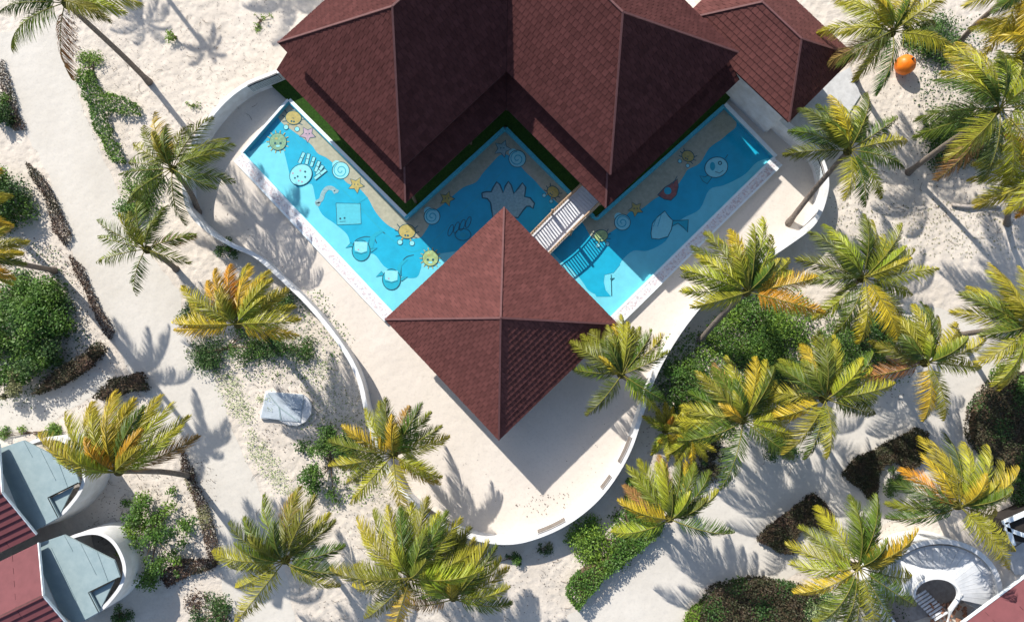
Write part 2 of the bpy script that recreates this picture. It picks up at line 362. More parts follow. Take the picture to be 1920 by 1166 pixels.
sm = lambda L_: [(p.x,p.y) for p in spline([(a,b,0) for a,b in L_], 4)]
mural('painted_sea', sm(mid_l)+inner, ZF+.006, 'floor_mid')
sand_e = [(518,213),(528,230),(548,245),(566,258),(584,272),(596,288),(612,296),(628,310),(640,330),(652,344),(672,352),(690,372),(702,394),(716,412),(730,424),(744,432),(762,446),(786,446),(796,436),(806,418),(812,398),(828,386),(844,372),(868,352),(892,342),(906,324),(924,304),(936,292),(950,290),(968,302),
          (985,322),(1002,338),(1018,356),(1036,372),(1052,386),(1076,402),(1094,420),(1110,446),(1128,444),(1150,432),(1164,420),(1180,398),(1202,392),(1226,374),(1242,366),(1266,352),(1282,330),(1290,318),(1312,306),(1330,278),(1352,262),(1366,250),(1380,238),(1380,226)]
mural('painted_beach', sm(sand_e)+[(1358,205),(1122,413),(1115,413),(947,247),(762,411),(541,195)], ZF+.012, 'floor_sand')
mural('painted_line', spline([(560,236,0),(640,318,0),(700,380,0),(760,440,0),(810,470,0)], 6) and [(p.x,p.y) for p in spline([(530,232,0),(600,312,0),(670,384,0),(720,436,0),(752,462,0),(776,472,0),(812,452,0),(860,402,0),(905,360,0),(946,318,0)], 6)], ZF+.009, 'paint_blue', .06)
# pool sides and border, piece by piece
def edge(a, b, out, o0, o1, z0, z1, name, m_, ext=0.):
    d = (b-a).normalized(); nr = Vector((d.y,-d.x,0))
    if nr.dot(out) < 0: nr = -nr
    a_, b_ = a-d*ext, b+d*ext; q = MB(); q.prism([a_+nr*o0, b_+nr*o0, b_+nr*o1, a_+nr*o1], z0, z1); return q.build(name, m_, pool)
S, N_ = Vector((-1,-1,0)), Vector((1,1,0)); SE = Vector((1,-1,0)); NW = Vector((-1,1,0))
for a, b, o in ((A2,I1,N_), (I1,Np,NW), (Np,C2a,N_), (C2b,E1,NW)):
    edge(a, b, o, -.05, .0, .018, .25, 'tile_wall', 'cyan_tile'); 
edge(A2, I1, N_, .0, .20, 0, .300, 'coping', 'coping', .02)
edge(I1, Np, NW, .0, .16, 0, .303, 'coping', 'cyan_tile', .0)
edge(Np, C2a, N_, .0, .16, 0, .306, 'coping', 'cyan_tile', .0)
edge(C2b, E1, NW, .0, .16, 0, .303, 'coping', 'cyan_tile', .0)
q = MB(); q.strip([C2a+(C2a-C2b).normalized()*0, C2.lerp((C2a+C2b)/2,.45), C2b], .16, .31); q.build('coping', 'cyan_tile', pool)
edge(A, A2, NW, .0, .14, 0, .309, 'coping', 'coping', .05); edge(A, A2, NW, -.05, 0, .018, .25, 'tile_wall', 'cyan_tile')
edge(E1, E2, N_, .0, .22, 0, .312, 'coping', 'coping', .1); edge(E1, E2, N_, -.05, 0, .018, .25, 'tile_wall', 'cyan_tile')
for a, b, o in ((A, G_, S), (E2, F_, SE)):
    edge(a, b, o, .0, .13, 0, .300, 'coping', 'coping'); edge(a, b, o, -.04, 0, .018, .25, 'tile_wall', 'floor_light')
    edge(a, b, o, .13, .62, 0, .292, 'pebble_border', 'pebble', .0)
    edge(a, b, o, .62, .74, 0, .302, 'kerb', 'coping', .0)

# painted creatures (flat paint on the floor, each its own patch)
def circ(cx, cy, rx, ry=None, ang=0, n_=20, a0=0, a1=360):
    ry = ry or rx; o = []
    for k in range(n_+(0 if a1-a0 == 360 else 1)):
        t = R(a0+(a1-a0)*k/n_); x, y = rx*math.cos(t), ry*math.sin(t); c, s = math.cos(R(ang)), math.sin(R(ang))
        o.append((cx+x*c-y*s, cy+x*s+y*c))
    return o
def star(cx, cy, r, ang=0):
    return [(cx+(r if k%2 == 0 else r*.5)*math.cos(R(ang+36*k)), cy+(r if k%2 == 0 else r*.5)*math.sin(R(ang+36*k))) for k in range(10)]
def creature(name, label, layers):
    q = MB(); mats = []; z = ZF+.016
    for pts, m_, wd in layers:
        if m_ not in mats: mats.append(m_)
        i = mats.index(m_)
        if wd: q.strip(PL(pts, z), wd, z, i, closed=(wd < 0))
        else: q.flat(PL(pts, z), z, i)
        z += .0015
    o = q.build(name, mats, pf); o['label'] = label; return o
def filled(pts, m_, w_=.045):
    q = pts+[pts[0]]; return [(pts, m_, None), (q, 'paint_dark', w_)]
def crab(cx, cy, r, ang, body, label):
    L_ = []
    for s in (-1,1):
        for k in (50,80,110):
            a = R(ang+s*k); a2 = R(ang+s*(k+12))
            L_.append(([(cx+r*.8*math.cos(a), cy+r*.8*math.sin(a)), (cx+r*1.45*math.cos(a2), cy+r*1.45*math.sin(a2))], 'paint_dark', .05))
        a = R(ang+s*28); c = (cx+r*1.5*math.cos(a), cy+r*1.5*math.sin(a))
        L_.append(([(cx+r*.8*math.cos(a), cy+r*.8*math.sin(a)), c], body, .08)); L_ += filled(circ(*c, r*.3), 'paint_ice', .03)
    L_ += filled(circ(cx, cy, r, r*.85, ang+90), body)
    for s in (-1,1):
        a = R(ang+s*18); L_.append((circ(cx+r*.5*math.cos(a), cy+r*.5*math.sin(a), r*.13, n_=8), 'paint_dark', None))
    L_.append(([(cx+r*.1*math.cos(R(ang+s)), cy+r*.1*math.sin(R(ang+s))) for s in (-90,0,90)], 'paint_dark', .03))
    creature('painted_crab', label, L_)
crab(550, 221, 15, 100, 'paint_orange', 'painted orange crab in the outer corner of the left arm')
crab(763, 434, 16, 95, 'paint_orange', 'painted orange crab below the inner corner')
crab(1037, 360, 12, 130, 'paint_orange', 'painted crab beside the footbridge')
crab(1127, 442, 13, 80, 'paint_yellow', 'painted golden crab under the footbridge end')
crab(1290, 293, 12, 120, 'paint_orange', 'painted crab in the middle of the right arm')
def sfish(cx, cy, r, ang, m_, label): creature('painted_starfish', label, filled(star(cx, cy, r, ang), m_)+[(circ(cx-3,cy-1,1.3,n_=6),'paint_dark',None),(circ(cx+3,cy-1,1.3,n_=6),'paint_dark',None)])
sfish(577, 252, 16, 20, 'paint_pink', 'painted pink starfish'); sfish(668, 347, 16, 10, 'paint_orange', 'painted yellow starfish by the left shell')
sfish(838, 373, 15, 0, 'paint_orange', 'painted starfish in the middle arm'); sfish(1192, 392, 15, 25, 'paint_orange', 'painted starfish by the right shell')
sfish(942, 279, 17, 75, 'paint_beige', 'painted pale starfish in the middle tip')
def shell(cx, cy, r, ang, label):
    sp = [(cx+r*(.12+.75*k/30)*math.cos(R(ang+k*20)), cy+r*(.12+.75*k/30)*math.sin(R(ang+k*20))) for k in range(31)]
    creature('painted_shell', label, [(circ(cx-r*.5, cy-r*.7, r*.5), 'paint_ice', None)]+filled(circ(cx,cy,r), 'paint_ice')+[(sp, 'paint_blue', .05)])
shell(639,320,16,0,'painted pale spiral shell in the left arm'); shell(810,406,15,60,'painted spiral shell in the middle arm'); shell(970,298,16,30,'painted spiral shell near the middle tip'); shell(1167,417,15,100,'painted spiral shell in the right arm')
def jelly(cx, cy, r, ang, label):
    L_ = []
    for k in range(6):
        a = R(ang-50+k*20); x0, y0 = cx+r*.5*math.cos(a), cy+r*.5*math.sin(a); ln = r*(1.6+.35*(k%2))
        px_, py_ = -math.sin(a)*3.4, math.cos(a)*3.4; x1, y1 = cx+ln*math.cos(a), cy+ln*math.sin(a)
        L_ += filled([(x0-px_,y0-py_),(x1-px_,y1-py_),(x1+px_,y1+py_),(x0+px_,y0+py_)], 'paint_ice', .035)
    L_ += filled(circ(cx, cy, r, r*.8, ang+90), 'paint_ice')
    for k in range(5): L_.append((circ(cx-r*.5*math.cos(R(ang-60+k*30)), cy-r*.5*math.sin(R(ang-60+k*30)), 2, n_=8), 'paint_pink' if k%2 else 'paint_dark', None))
    creature('painted_octopus', label, L_)
L_ = []
for a, b in (((760,590),(715,690)),((806,600),(782,700)),((858,632),(826,722)),((905,672),(868,770)),((940,712),(880,800)),((970,752),(862,838))):
    a, b = [(420+u/5.07, 170+v_/5.07) for u, v_ in (a, b)]; d = Vector((b[0]-a[0], b[1]-a[1])).normalized()*3.0
    L_ += filled([(a[0]-d.y,a[1]+d.x),(a[0]+d.y,a[1]-d.x),(b[0]+d.y,b[1]-d.x),(b[0]-d.y,b[1]+d.x)], 'paint_ice', .04)
    L_.append(([((a[0]+b[0])/2-d.y,(a[1]+b[1])/2+d.x),((a[0]+b[0])/2+d.y,(a[1]+b[1])/2-d.x)], 'paint_dark', .04))
L_ += filled(circ(564,328,22,19,-35), 'paint_ice', .04)
for k, (u, v_) in enumerate(((549,325),(553,334),(560,339),(558,331),(566,341),(572,332),(563,320),(572,322))): L_.append((circ(u,v_,1.9,n_=8), ('paint_pink','paint_dark')[k%2], None))
creature('painted_octopus', 'painted pale octopus with striped arms', L_)
L_ = []
for k in range(4): L_ += [(circ(845+k*11, 432-k*5, 4, 11, 20)+[circ(845+k*11, 432-k*5, 4, 11, 20)[0]], 'paint_dark', .04)]
L_ += [(circ(868,440,15,11,0)+[circ(868,440,15,11,0)[0]], 'paint_dark', .04), (circ(868,440,6,5), 'paint_blue', None)]
creature('painted_octopus', 'painted octopus outline next to the roof edge', L_)
def puffer(cx, cy, r, m_, label):
    L_ = []
    for k in range(14):
        a = R(k*360/14); L_.append(([(cx+r*.9*math.cos(a),cy+r*.9*math.sin(a)),(cx+r*1.35*math.cos(a),cy+r*1.35*math.sin(a))], 'paint_orange', .05))
    L_ += filled(circ(cx,cy,r), m_, .03)+[(circ(cx-5,cy+3,2.4,n_=8),'paint_dark',None),(circ(cx+5,cy+3,2.4,n_=8),'paint_dark',None),(circ(cx,cy+8,4,2),'paint_ice',None),(circ(cx-3,cy-6,3,2),'paint_orange',None)]
    creature('painted_pufferfish', label, L_)
puffer(521,266,16,'paint_green','painted sage green pufferfish'); puffer(807,484,15,'paint_yellow','painted yellow pufferfish near the roof edge')
creature('painted_seahorse', 'painted grey seahorse', [([(p.x,p.y) for p in spline([(630,362,0),(624,354,0),(614,353,0),(606,362,0),(602,374,0),(594,380,0),(600,384,0)],5)], 'paint_beige', .26),
    ([(624,354),(634,360)],'paint_beige',.2), (circ(627,358,1.5,n_=6),'paint_dark',None)])
creature('painted_ray', 'painted square ray with a long tail', [([(671,382),(676,378),(690,370)],'paint_blue',.05)]+filled([(630,381),(676,382),(677,420),(632,422)],'paint_ray',.035)+[(circ(638,410,2,n_=8),'paint_dark',None),(circ(646,409,2,n_=8),'paint_dark',None),([(637,416),(648,415)],'paint_dark',.03)])
def whale(cx, cy, r, s, label):
    body = circ(cx, cy, r, r*1.15)
    tail = [(cx+s*r*.8, cy-r*.5),(cx+s*r*1.0, cy-r*1.5),(cx+s*r*1.7, cy-r*2.1),(cx+s*r*2.6,cy-r*2.2),(cx+s*r*1.6,cy-r*1.5),(cx+s*r*1.2,cy)]
    fin = [(cx-r*.8,cy-r*.5),(cx-r*1.7,cy-r*.3),(cx-r*1.1,cy-r*.9)]
    fin2 = [(cx+r*1.0,cy-r*.2),(cx+r*1.8,cy-r*.3),(cx+r*1.1,cy+.2*r)]
    belly = [(cx-r*.75,cy-r*1.0),(cx+r*.7,cy-r*.95),(cx+r*.65,cy+r*.05),(cx,cy+r*.25),(cx-r*.7,cy)]
    creature('painted_whale', label, [(tail,'paint_blue',None)]+filled(fin,'paint_blue',.03)+filled(fin2,'paint_blue',.03)+filled(body,'paint_blue',.05)+[(belly,'paint_ice',None),(circ(cx-r*.3,cy-r*.1,1.6,n_=8),'paint_pink',None),([(cx-r*.7,cy+r*.2),(cx,cy+r*.35),(cx+r*.7,cy+r*.15)],'paint_dark',.03)])
mural('painted_outline', sm([(660,462),(668,450),(684,444),(700,444),(712,434),(722,438)]), ZF+.014, 'paint_dark', .05)
mural('painted_outline', sm([(692,468),(692,452),(700,444),(706,456)]), ZF+.0145, 'paint_dark', .05)
mural('painted_outline', sm([(752,518),(753,494),(762,482),(776,478)]), ZF+.014, 'paint_dark', .05)
whale(677,470,17,1,'painted whale in the middle of the left arm'); whale(734,524,17,.7,'painted whale at the foot of the left arm')
an = [(600,690),(640,678),(685,680),(703,640),(735,590),(765,615),(795,690),(812,630),(842,585),(868,620),(892,695),(930,650),(970,598),(1000,640),(990,725),(1040,735),(1080,785),(1066,832),(1040,812),(1008,812),(975,850),(930,915),(700,910),(690,850),(680,780),(650,742),(605,735)]
an = [(780+a/4.86, 220+b/4.86) for a, b in an]
creature('painted_anemone', 'large painted grey-blue sea anemone', [(an,'paint_beige',None),(an+[an[0]],'paint_dark',.09)])
creature('painted_fish', 'painted round fish in the right arm', filled([(1332,326),(1322,332),(1312,330),(1318,340),(1326,345),(1334,334)],'paint_blue',.04)+filled(circ(1343,314,22,19,-20),'paint_ice',.05)+[(circ(1350,306,4,n_=10),'paint_dark',None),(circ(1350,306,2,n_=8),'paint_ice',None),([(1356,320),(1349,325),(1341,322)],'paint_dark',.035),(circ(1336,312,5,8),'paint_blue',None),([(1360,297),(1365,290)],'paint_dark',.04)])
creature('painted_hermit_crab', 'small painted red and blue hermit crab', filled([(1233,366),(1246,352),(1256,346),(1270,336),(1272,350),(1268,366),(1258,376),(1246,374)],'paint_red',.05)+[(circ(1252,358,7),'paint_blue',None),([(1262,345),(1270,330)],'paint_dark',.04)])
w2 = [(1060+a/3.644, 260+b/3.644) for a, b in [(585,645),(595,580),(630,535),(680,495),(705,530),(735,560),(725,620),(700,670),(640,688),(590,682)]]
t2 = [(1060+a/3.644, 260+b/3.644) for a, b in [(735,560),(780,560),(840,555),(835,640),(805,605),(770,578),(728,600)]]
creature('painted_whale', 'painted pale whale in the right arm', filled(t2,'paint_blue',.05)+filled(w2,'paint_ice',.05)+[([(1225,425),(1232,405)],'paint_blue',.04),([(1233,425),(1240,402)],'paint_blue',.04)])
d2 = [(1060+a/3.644, 260+b/3.644) for a, b in [(200,880),(190,960),(192,1040),(212,1078),(312,1078),(275,1035),(262,980),(268,930),(330,915),(375,860),(300,830),(240,850)]]
creature('painted_dolphin', 'painted dolphin at the foot of the right arm', [(d2,'floor_mid',None),([(1146,515),(1147,555)],'paint_dark',.05)]+filled([(1144,522),(1153,521),(1146,527)],'paint_dark',.02))

# turf around the main building
q = MB(); d_ = .16
turf = PL([(506,158),(537,186),(764,404),(947,234),(1118,405),(1360,194),(1398,150),(1385,128)], .3)+PL([(1200,0),(960,-60),(700,20),(560,120)], .3)
q.prism(turf, 0, .288); tag(q.build('turf', 'turf'), kind='structure')

# ------------------------------------------------------------------ roofs
def clip(poly, hp):
    """clip 2D convex poly by half planes (nx,ny,c): n.p >= c"""
    for nx, ny, c in hp:
        out = []
        for i in range(len(poly)):
            a, b = poly[i], poly[(i+1)%len(poly)]; da, db = nx*a[0]+ny*a[1]-c, nx*b[0]+ny*b[1]-c
            if da >= 0: out.append(a)
            if (da >= 0) != (db >= 0): t = da/(da-db); out.append((a[0]+(b[0]-a[0])*t, a[1]+(b[1]-a[1])*t))
        poly = out
        if len(poly) < 3: return []
    return poly
def tile_mesh(tw, th, m_, lift):
    q = MB(); g_ = .010
    x0, x1 = g_, tw-g_
    q.add([(x0,0,.002),(x1,0,.002),(x1,th,.002),(x0,th,.002),(x0,0,lift),(x1,0,lift),(x1,th,.006),(x0,th,.006)],
          [(4,5,6,7),(0,1,5,4),(1,2,6,5),(3,0,4,7)])
    me = bpy.data.meshes.new('shingle'); me.from_pydata(q.v, [], q.f); me.materials.append(M[m_]); return me
def tile_face(poly, tw, th, lift, mb, indiv):
    """lay shingle courses on a planar roof face whose first edge is the eave"""
    poly = [Vector(p) for p in poly]; o = poly[0]; s = (poly[1]-poly[0]).normalized()
    nr = Vector((0,0,0))
    for i in range(len(poly)): nr += (poly[i]-o).cross(poly[(i+1)%len(poly)]-o)
    nr.normalize(); nr = nr if nr.z > 0 else -nr
    t = nr.cross(s)
    if t.z < 0: t = -t; s = -s; o = poly[1]
    # keep frame right handed: s x t = n
    if s.cross(t).dot(nr) < 0: s = -s
    pp = [((p-o).dot(s), (p-o).dot(t)) for p in poly]
    ar = sum(pp[i][0]*pp[(i+1)%len(pp)][1]-pp[(i+1)%len(pp)][0]*pp[i][1] for i in range(len(pp)))
    if ar < 0: pp = pp[::-1]
    hp = []
    for i in range(len(pp)):
        a, b = pp[i], pp[(i+1)%len(pp)]; d = (b[0]-a[0], b[1]-a[1]); l = math.hypot(*d); n2 = (-d[1]/l, d[0]/l)
        hp.append((n2[0], n2[1], n2[0]*a[0]+n2[1]*a[1]+(.0 if abs(d[1]) < 1e-4 else .02)))
    xs = [p[0] for p in pp]; ys = [p[1] for p in pp]
    row = 0; y = min(ys)
    while y < max(ys)-.02:
        x = min(xs)-tw*((row%2)*.5+.5)
        while x < max(xs):
            g_ = .010; rect = [(x+g_,y),(x+tw-g_,y),(x+tw-g_,y+th),(x+g_,y+th)]
            c = clip(rect, hp)
            if len(c) >= 3:
                full = len(c) == 4 and all(min(abs(c[k][0]-r[0])+abs(c[k][1]-r[1]) for k in range(4)) < 1e-4 for r in rect)
                j = random.uniform(-.004,.006)
                if full and indiv is not None:
                    Mx = Matrix(((s.x,t.x,nr.x,0),(s.y,t.y,nr.y,0),(s.z,t.z,nr.z,0),(0,0,0,1)))
                    pos = o+s*x+t*y+nr*j; Mx.translation = pos; indiv.append(Mx)
                else:
                    top = [o+s*a+t*b+nr*(lift+j-(lift-.006)*(b-y)/th) for a, b in c]; bot = [o+s*a+t*b+nr*.002 for a, b in c]; k = len(c)
                    mb.add(top+bot, [tuple(range(k))]+[(k+i, k+(i+1)%k, (i+1)%k, i) for i in range(k)])
            x += tw
        y += th; row += 1
def roof(parent, faces, tw, th, lift, m_, name='roof', n_ind=300, ind_faces=(), thick=.12):
    q = MB()
    for f in faces: q.slab(f, thick)
    r = q.build(name, 'underlay', parent); mb = MB(); ind = []
    for i, f in enumerate(faces):
        tile_face(f, tw, th, lift, mb, ind if i in ind_faces else None)
    me = tile_mesh(tw, th, m_, lift); b = OFF[r.name]
    random.shuffle(ind); ind.sort(key=lambda mx: -mx.translation.z)
    for k, Mx in enumerate(ind):
        if k < n_ind:
            o = bpy.data.objects.new('shingle', me); COL.objects.link(o); o.parent = r; Mx = Mx.copy(); Mx.translation -= b; o.matrix_basis = Mx
        else:
            mb.add([Mx@v.co for v in me.vertices], [tuple(p.vertices) for p in me.polygons])
    if mb.v: tag(mb.build('shingle_field', m_, r), kind='stuff')
    return r
def caps(r, lines, w_=.10, h_=.08):
    for a, b in lines:
        q = MB(); q.bar(Vector(a)+Vector((0,0,.03)), Vector(b)+Vector((0,0,.03)), w_, h_); q.build('ridge_cap', 'ridge', r)
def plinth_walls(parent, pts, z0, z1, m_='white', name='wall', inset=0.):
    c = sum((Vector(p) for p in pts), Vector((0,0,0)))/len(pts)
    pp = [Vector(p) for p in pts]
    for i in range(len(pp)):
        q = MB(); a, b = pp[i], pp[(i+1)%len(pp)]; q.sweep([a.lerp(c,inset), b.lerp(c,inset)], .2, z0, z1-.003*i); q.build(name, m_, parent)

# main building: two hipped wings meeting in a V
EZ = 5.0
L1, B1, NN, B2, R2 = [P(*t, EZ) for t in ((525,78),(752,318),(950,133),(1146,326),(1385,97))]
e2 = ((NN-B1).normalized()+(R2-B2).normalized()).normalized(); e1m = ((NN-B2).normalized()+(L1-B1).normalized()).normalized()
bis = (e2+e1m).normalized(); e2 = (bis+Vector((bis.y,-bis.x,0))).normalized(); e1m = (bis-Vector((bis.y,-bis.x,0))).normalized()
a_ = (B1-NN).dot(-e2); b_ = (B2-NN).dot(-e1m); W = ((L1-B1).length+(R2-B2).length)/2
def UV(u, v, z=EZ): return Vector((NN.x, NN.y, 0))+e2*u+e1m*v+Vector((0,0,z))
RZ = EZ+3.85; h2 = W/2
mbd = thing('main_building', UV(W/2,W/2,0), 'large V-shaped pool house with two steep plum shingled hipped wings and a lower skirt roof', 'building')
cL1, cB1, cN, cB2, cR2, cC = UV(-a_,W), UV(-a_,0), UV(0,0), UV(0,-b_), UV(W,-b_), UV(W,W)
aL, aR, aC = UV(-a_+h2,h2,RZ), UV(h2,-b_+h2,RZ), UV(h2,h2,RZ)
faces = [[cL1,cB1,aL],[cN,cB2,aR,aC],[cB1,cN,aC,aL],[cB2,cR2,aR],[cR2,cC,aC,aR],[cC,cL1,aL,aC]]
rf = roof(mbd, faces, .30, .34, .035, 'shingle_main', ind_faces=(1,), n_ind=300)
caps(rf, [(cL1,aL),(cB1,aL),(cB2,aR),(cR2,aR),(aL,aC),(aR,aC)])
# skirt roof
dS, SZ0, SZ1 = .95, 3.2, 4.1
def sk(u0,v0,u1,v1): return
so = [UV(-a_-dS,W,SZ0), UV(-a_-dS,-dS,SZ0), UV(-dS,-dS,SZ0), UV(-dS,-b_-dS,SZ0), UV(W,-b_-dS,SZ0)]
k_ = .75
si = [UV(-a_+k_,W,SZ1), UV(-a_+k_,k_,SZ1), UV(k_,k_,SZ1), UV(k_,-b_+k_,SZ1), UV(W,-b_+k_,SZ1)]
sf = [[so[0],so[1],si[1],si[0]],[so[2],so[3],si[3],si[2]],[so[1],so[2],si[2],si[1]],[so[3],so[4],si[4],si[3]]]
rs = roof(mbd, sf, .30, .34, .035, 'shingle_main', name='skirt_roof', ind_faces=(0,1), n_ind=290)
caps(rs, [(so[1],si[1]),(so[3],si[3])])
wz = [UV(-a_+k_,W-.3,0),UV(-a_+k_,k_,0),UV(k_,k_,0),UV(k_,-b_+k_,0),UV(W-.3,-b_+k_,0),UV(W-.3,W-.3,0)]
for i in range(6):
    q = MB(); q.sweep([wz[i], wz[(i+1)%6]], .22, .288, 4.9-.01*i); q.build('wall', 'white', mbd)
for u, v in [(-a_-.3, v_) for v_ in (-.5,3.,6.2,W-.4)]+[(-.2,-.2)]+[(u_,-.2) for u_ in (-3.2,)]+[(-.2,v_) for v_ in (-3.,-b_-.3)]+[(u_,-b_-.3) for u_ in (3.,6.2,W-.4)]:
    q = MB(); c = UV(u,v,0); q.bar((c.x,c.y,.288),(c.x,c.y,SZ0+.02),.14,.14); q.build('post', 'stem', mbd)
print('main', round(a_,2), round(b_,2), round(W,2))

# pavilion
PZ = 3.0
T_, B_, L_p, R_p = [P(*t, PZ) for t in ((948,388),(938,830),(722,600),(1153,603))]
cen = (T_+B_+L_p+R_p)/4; half = ((T_-B_).length+(L_p-R_p).length)/4
pu = ((B_-T_).normalized()); pr = Vector((-pu.y,pu.x,0)); 
T_, B_ = cen-pu*half, cen+pu*half; R_p = cen+pr*half; L_p = cen-pr*half
if R_p.x < L_p.x: R_p, L_p = L_p, R_p
T_, B_, R_p, L_p = [v.lerp(o_, .0) for v, o_ in ((T_,T_),(B_,B_),(R_p,R_p),(L_p,L_p))]
ap = cen+Vector((0,0,half/math.sqrt(2)*math.tan(R(32.5))))
pav = thing('pavilion', (cen.x,cen.y,0), 'square pavilion with a pyramid roof of maroon shingles at the foot of the pool', 'pavilion')
rf = roof(pav, [[B_,R_p,ap],[L_p,B_,ap],[R_p,T_,ap],[T_,L_p,ap]], .30, .30, .04, 'shingle', ind_faces=(0,1), n_ind=300)
caps(rf, [(T_,ap),(B_,ap),(L_p,ap),(R_p,ap)])
q = MB(); q.prism([cen+(v-cen)*.86 for v in (T_,R_p,B_,L_p)], 0, .32); q.build('platform', 'coping', pav)
for v in (T_,R_p,B_,L_p):
    c = cen+(v-cen)*.8; q = MB(); q.bar((c.x,c.y,.32),(c.x,c.y,PZ+.3),.18,.18); q.build('post', 'wood', pav)
for v, v2 in ((T_,R_p),(R_p,B_),(B_,L_p),(L_p,T_)):
    a, b = cen+(v-cen)*.8, cen+(v2-cen)*.8; q = MB(); q.bar((a.x,a.y,PZ+.1),(b.x,b.y,PZ+.1),.12,.18); q.build('beam', 'wood', pav)

# small hipped building, upper right
TZ = 3.5
La, Ba, Ra = [P(*t, TZ) for t in ((1278,38),(1479,229),(1604,106))]
dx = (La-Ba).normalized(); dy = Vector((dx.y,-dx.x,0)); 
if dy.dot(Ra-Ba) < 0: dy = -dy
Wt = (Ra-Ba).dot(dy); Lt = (La-Ba).length
def TV(x, y, z=TZ): return Vector((Ba.x,Ba.y,0))+dx*x+dy*y+Vector((0,0,z))
hz = TZ+1.9
small = thing('small_building', TV(Lt/2,Wt/2,0), 'small hipped building with maroon shingle roof tucked beside the main building', 'building')
c0, c1, c2_, c3 = TV(0,0), TV(Lt,0), TV(Lt,Wt), TV(0,Wt); r0, r1 = TV(Wt/2,Wt/2,hz), TV(Lt-Wt/2,Wt/2,hz)
rf = roof(small, [[c1,c0,r0,r1],[c0,c3,r0],[c3,c2_,r1,r0],[c2_,c1,r1]], .34, .33, .04, 'shingle', ind_faces=(0,), n_ind=300)
caps(rf, [(c0,r0),(c3,r0),(c1,r1),(c2_,r1),(r0,r1)])
wq = [TV(.5,.5,0),TV(Lt-.5,.5,0),TV(Lt-.5,Wt-.5,0),TV(.5,Wt-.5,0)]
for i in range(4):
    q = MB(); q.sweep([wq[i], wq[(i+1)%4]], .2, 0, TZ-.02-.01*i); q.build('wall', 'white', small)
q = MB(); q.prism(PL([(1478,236),(1530,160),(1592,128),(1612,180),(1560,262),(1536,280)]), 0, .1)
tag(q.build('apron', 'grey_slab', origin=P(1540,200)), 'pale concrete apron beside the small maroon roofed building', 'paving')

# footbridge
def B(px, py, z=.9): return P(px, py, z)
b0, b1 = P(1098,374,.55), P(1010,462,.55)
dB = (b1-b0).normalized(); nB = Vector((-dB.y,dB.x,0)); LB = (b1-b0).length+1.2; hwB = .78
br = thing('footbridge', (b0.x,b0.y,0), 'white plank footbridge with wooden railings crossing the pool to the pavilion', 'bridge')
b0 = b0-dB*.5
def arch(s): return .42+.30*math.sin(math.pi*min(max(s/LB,0),1))
NPL = 26
for k in range(NPL):
    s0 = LB*k/NPL; s1 = LB*(k+1)/NPL-.012; q = MB(); z0, z1 = arch(s0), arch(s1)
    p0, p1 = b0+dB*s0, b0+dB*s1
    vs_ = []
    for p, z in ((p0,z0),(p1,z1)):
        for sgn in (-1,1):
            c = p+nB*hwB*sgn; vs_ += [(c.x,c.y,z-.05),(c.x,c.y,z)]
    q.add(vs_, [(1,5,7,3),(0,2,6,4),(0,4,5,1),(2,3,7,6),(0,1,3,2),(4,6,7,5)][::1]); q.build('plank', 'plank', br)
for sgn in (-1,1):
    pts = [Vector((*(b0+dB*(LB*k/12)+nB*(hwB-.03)*sgn).xy, arch(LB*k/12)+.9)) for k in range(13)]
    q = MB(); q.tube(pts, .045, 6); hr = q.build('handrail', 'wood', br)
    q = MB(); q.tube([p-Vector((0,0,.78)) for p in pts], .03, 6); q.build('lower_rail', 'wood', br)
    q = MB(); q.tube([Vector((p.x,p.y,p.z-.98)) for p in pts], .06, 6); q.build('side_beam', 'wood', br)
    nb = 30
    for k in range(nb):
        s_ = LB*(k+.5)/nb; c = b0+dB*s_+nB*(hwB-.03)*sgn; z = arch(s_)
        q = MB(); q.bar((c.x,c.y,z+.1),(c.x,c.y,z+.9),.065 if k%9 == 0 else .05,.05); q.build('baluster', 'wood', br)
    for s_ in (0.05, LB*.5, LB-.05):
        c = b0+dB*s_+nB*(hwB+.02)*sgn; q = MB(); q.bar((c.x,c.y,.02),(c.x,c.y,arch(s_)+1.0),.1,.1); q.build('post', 'wood', br)

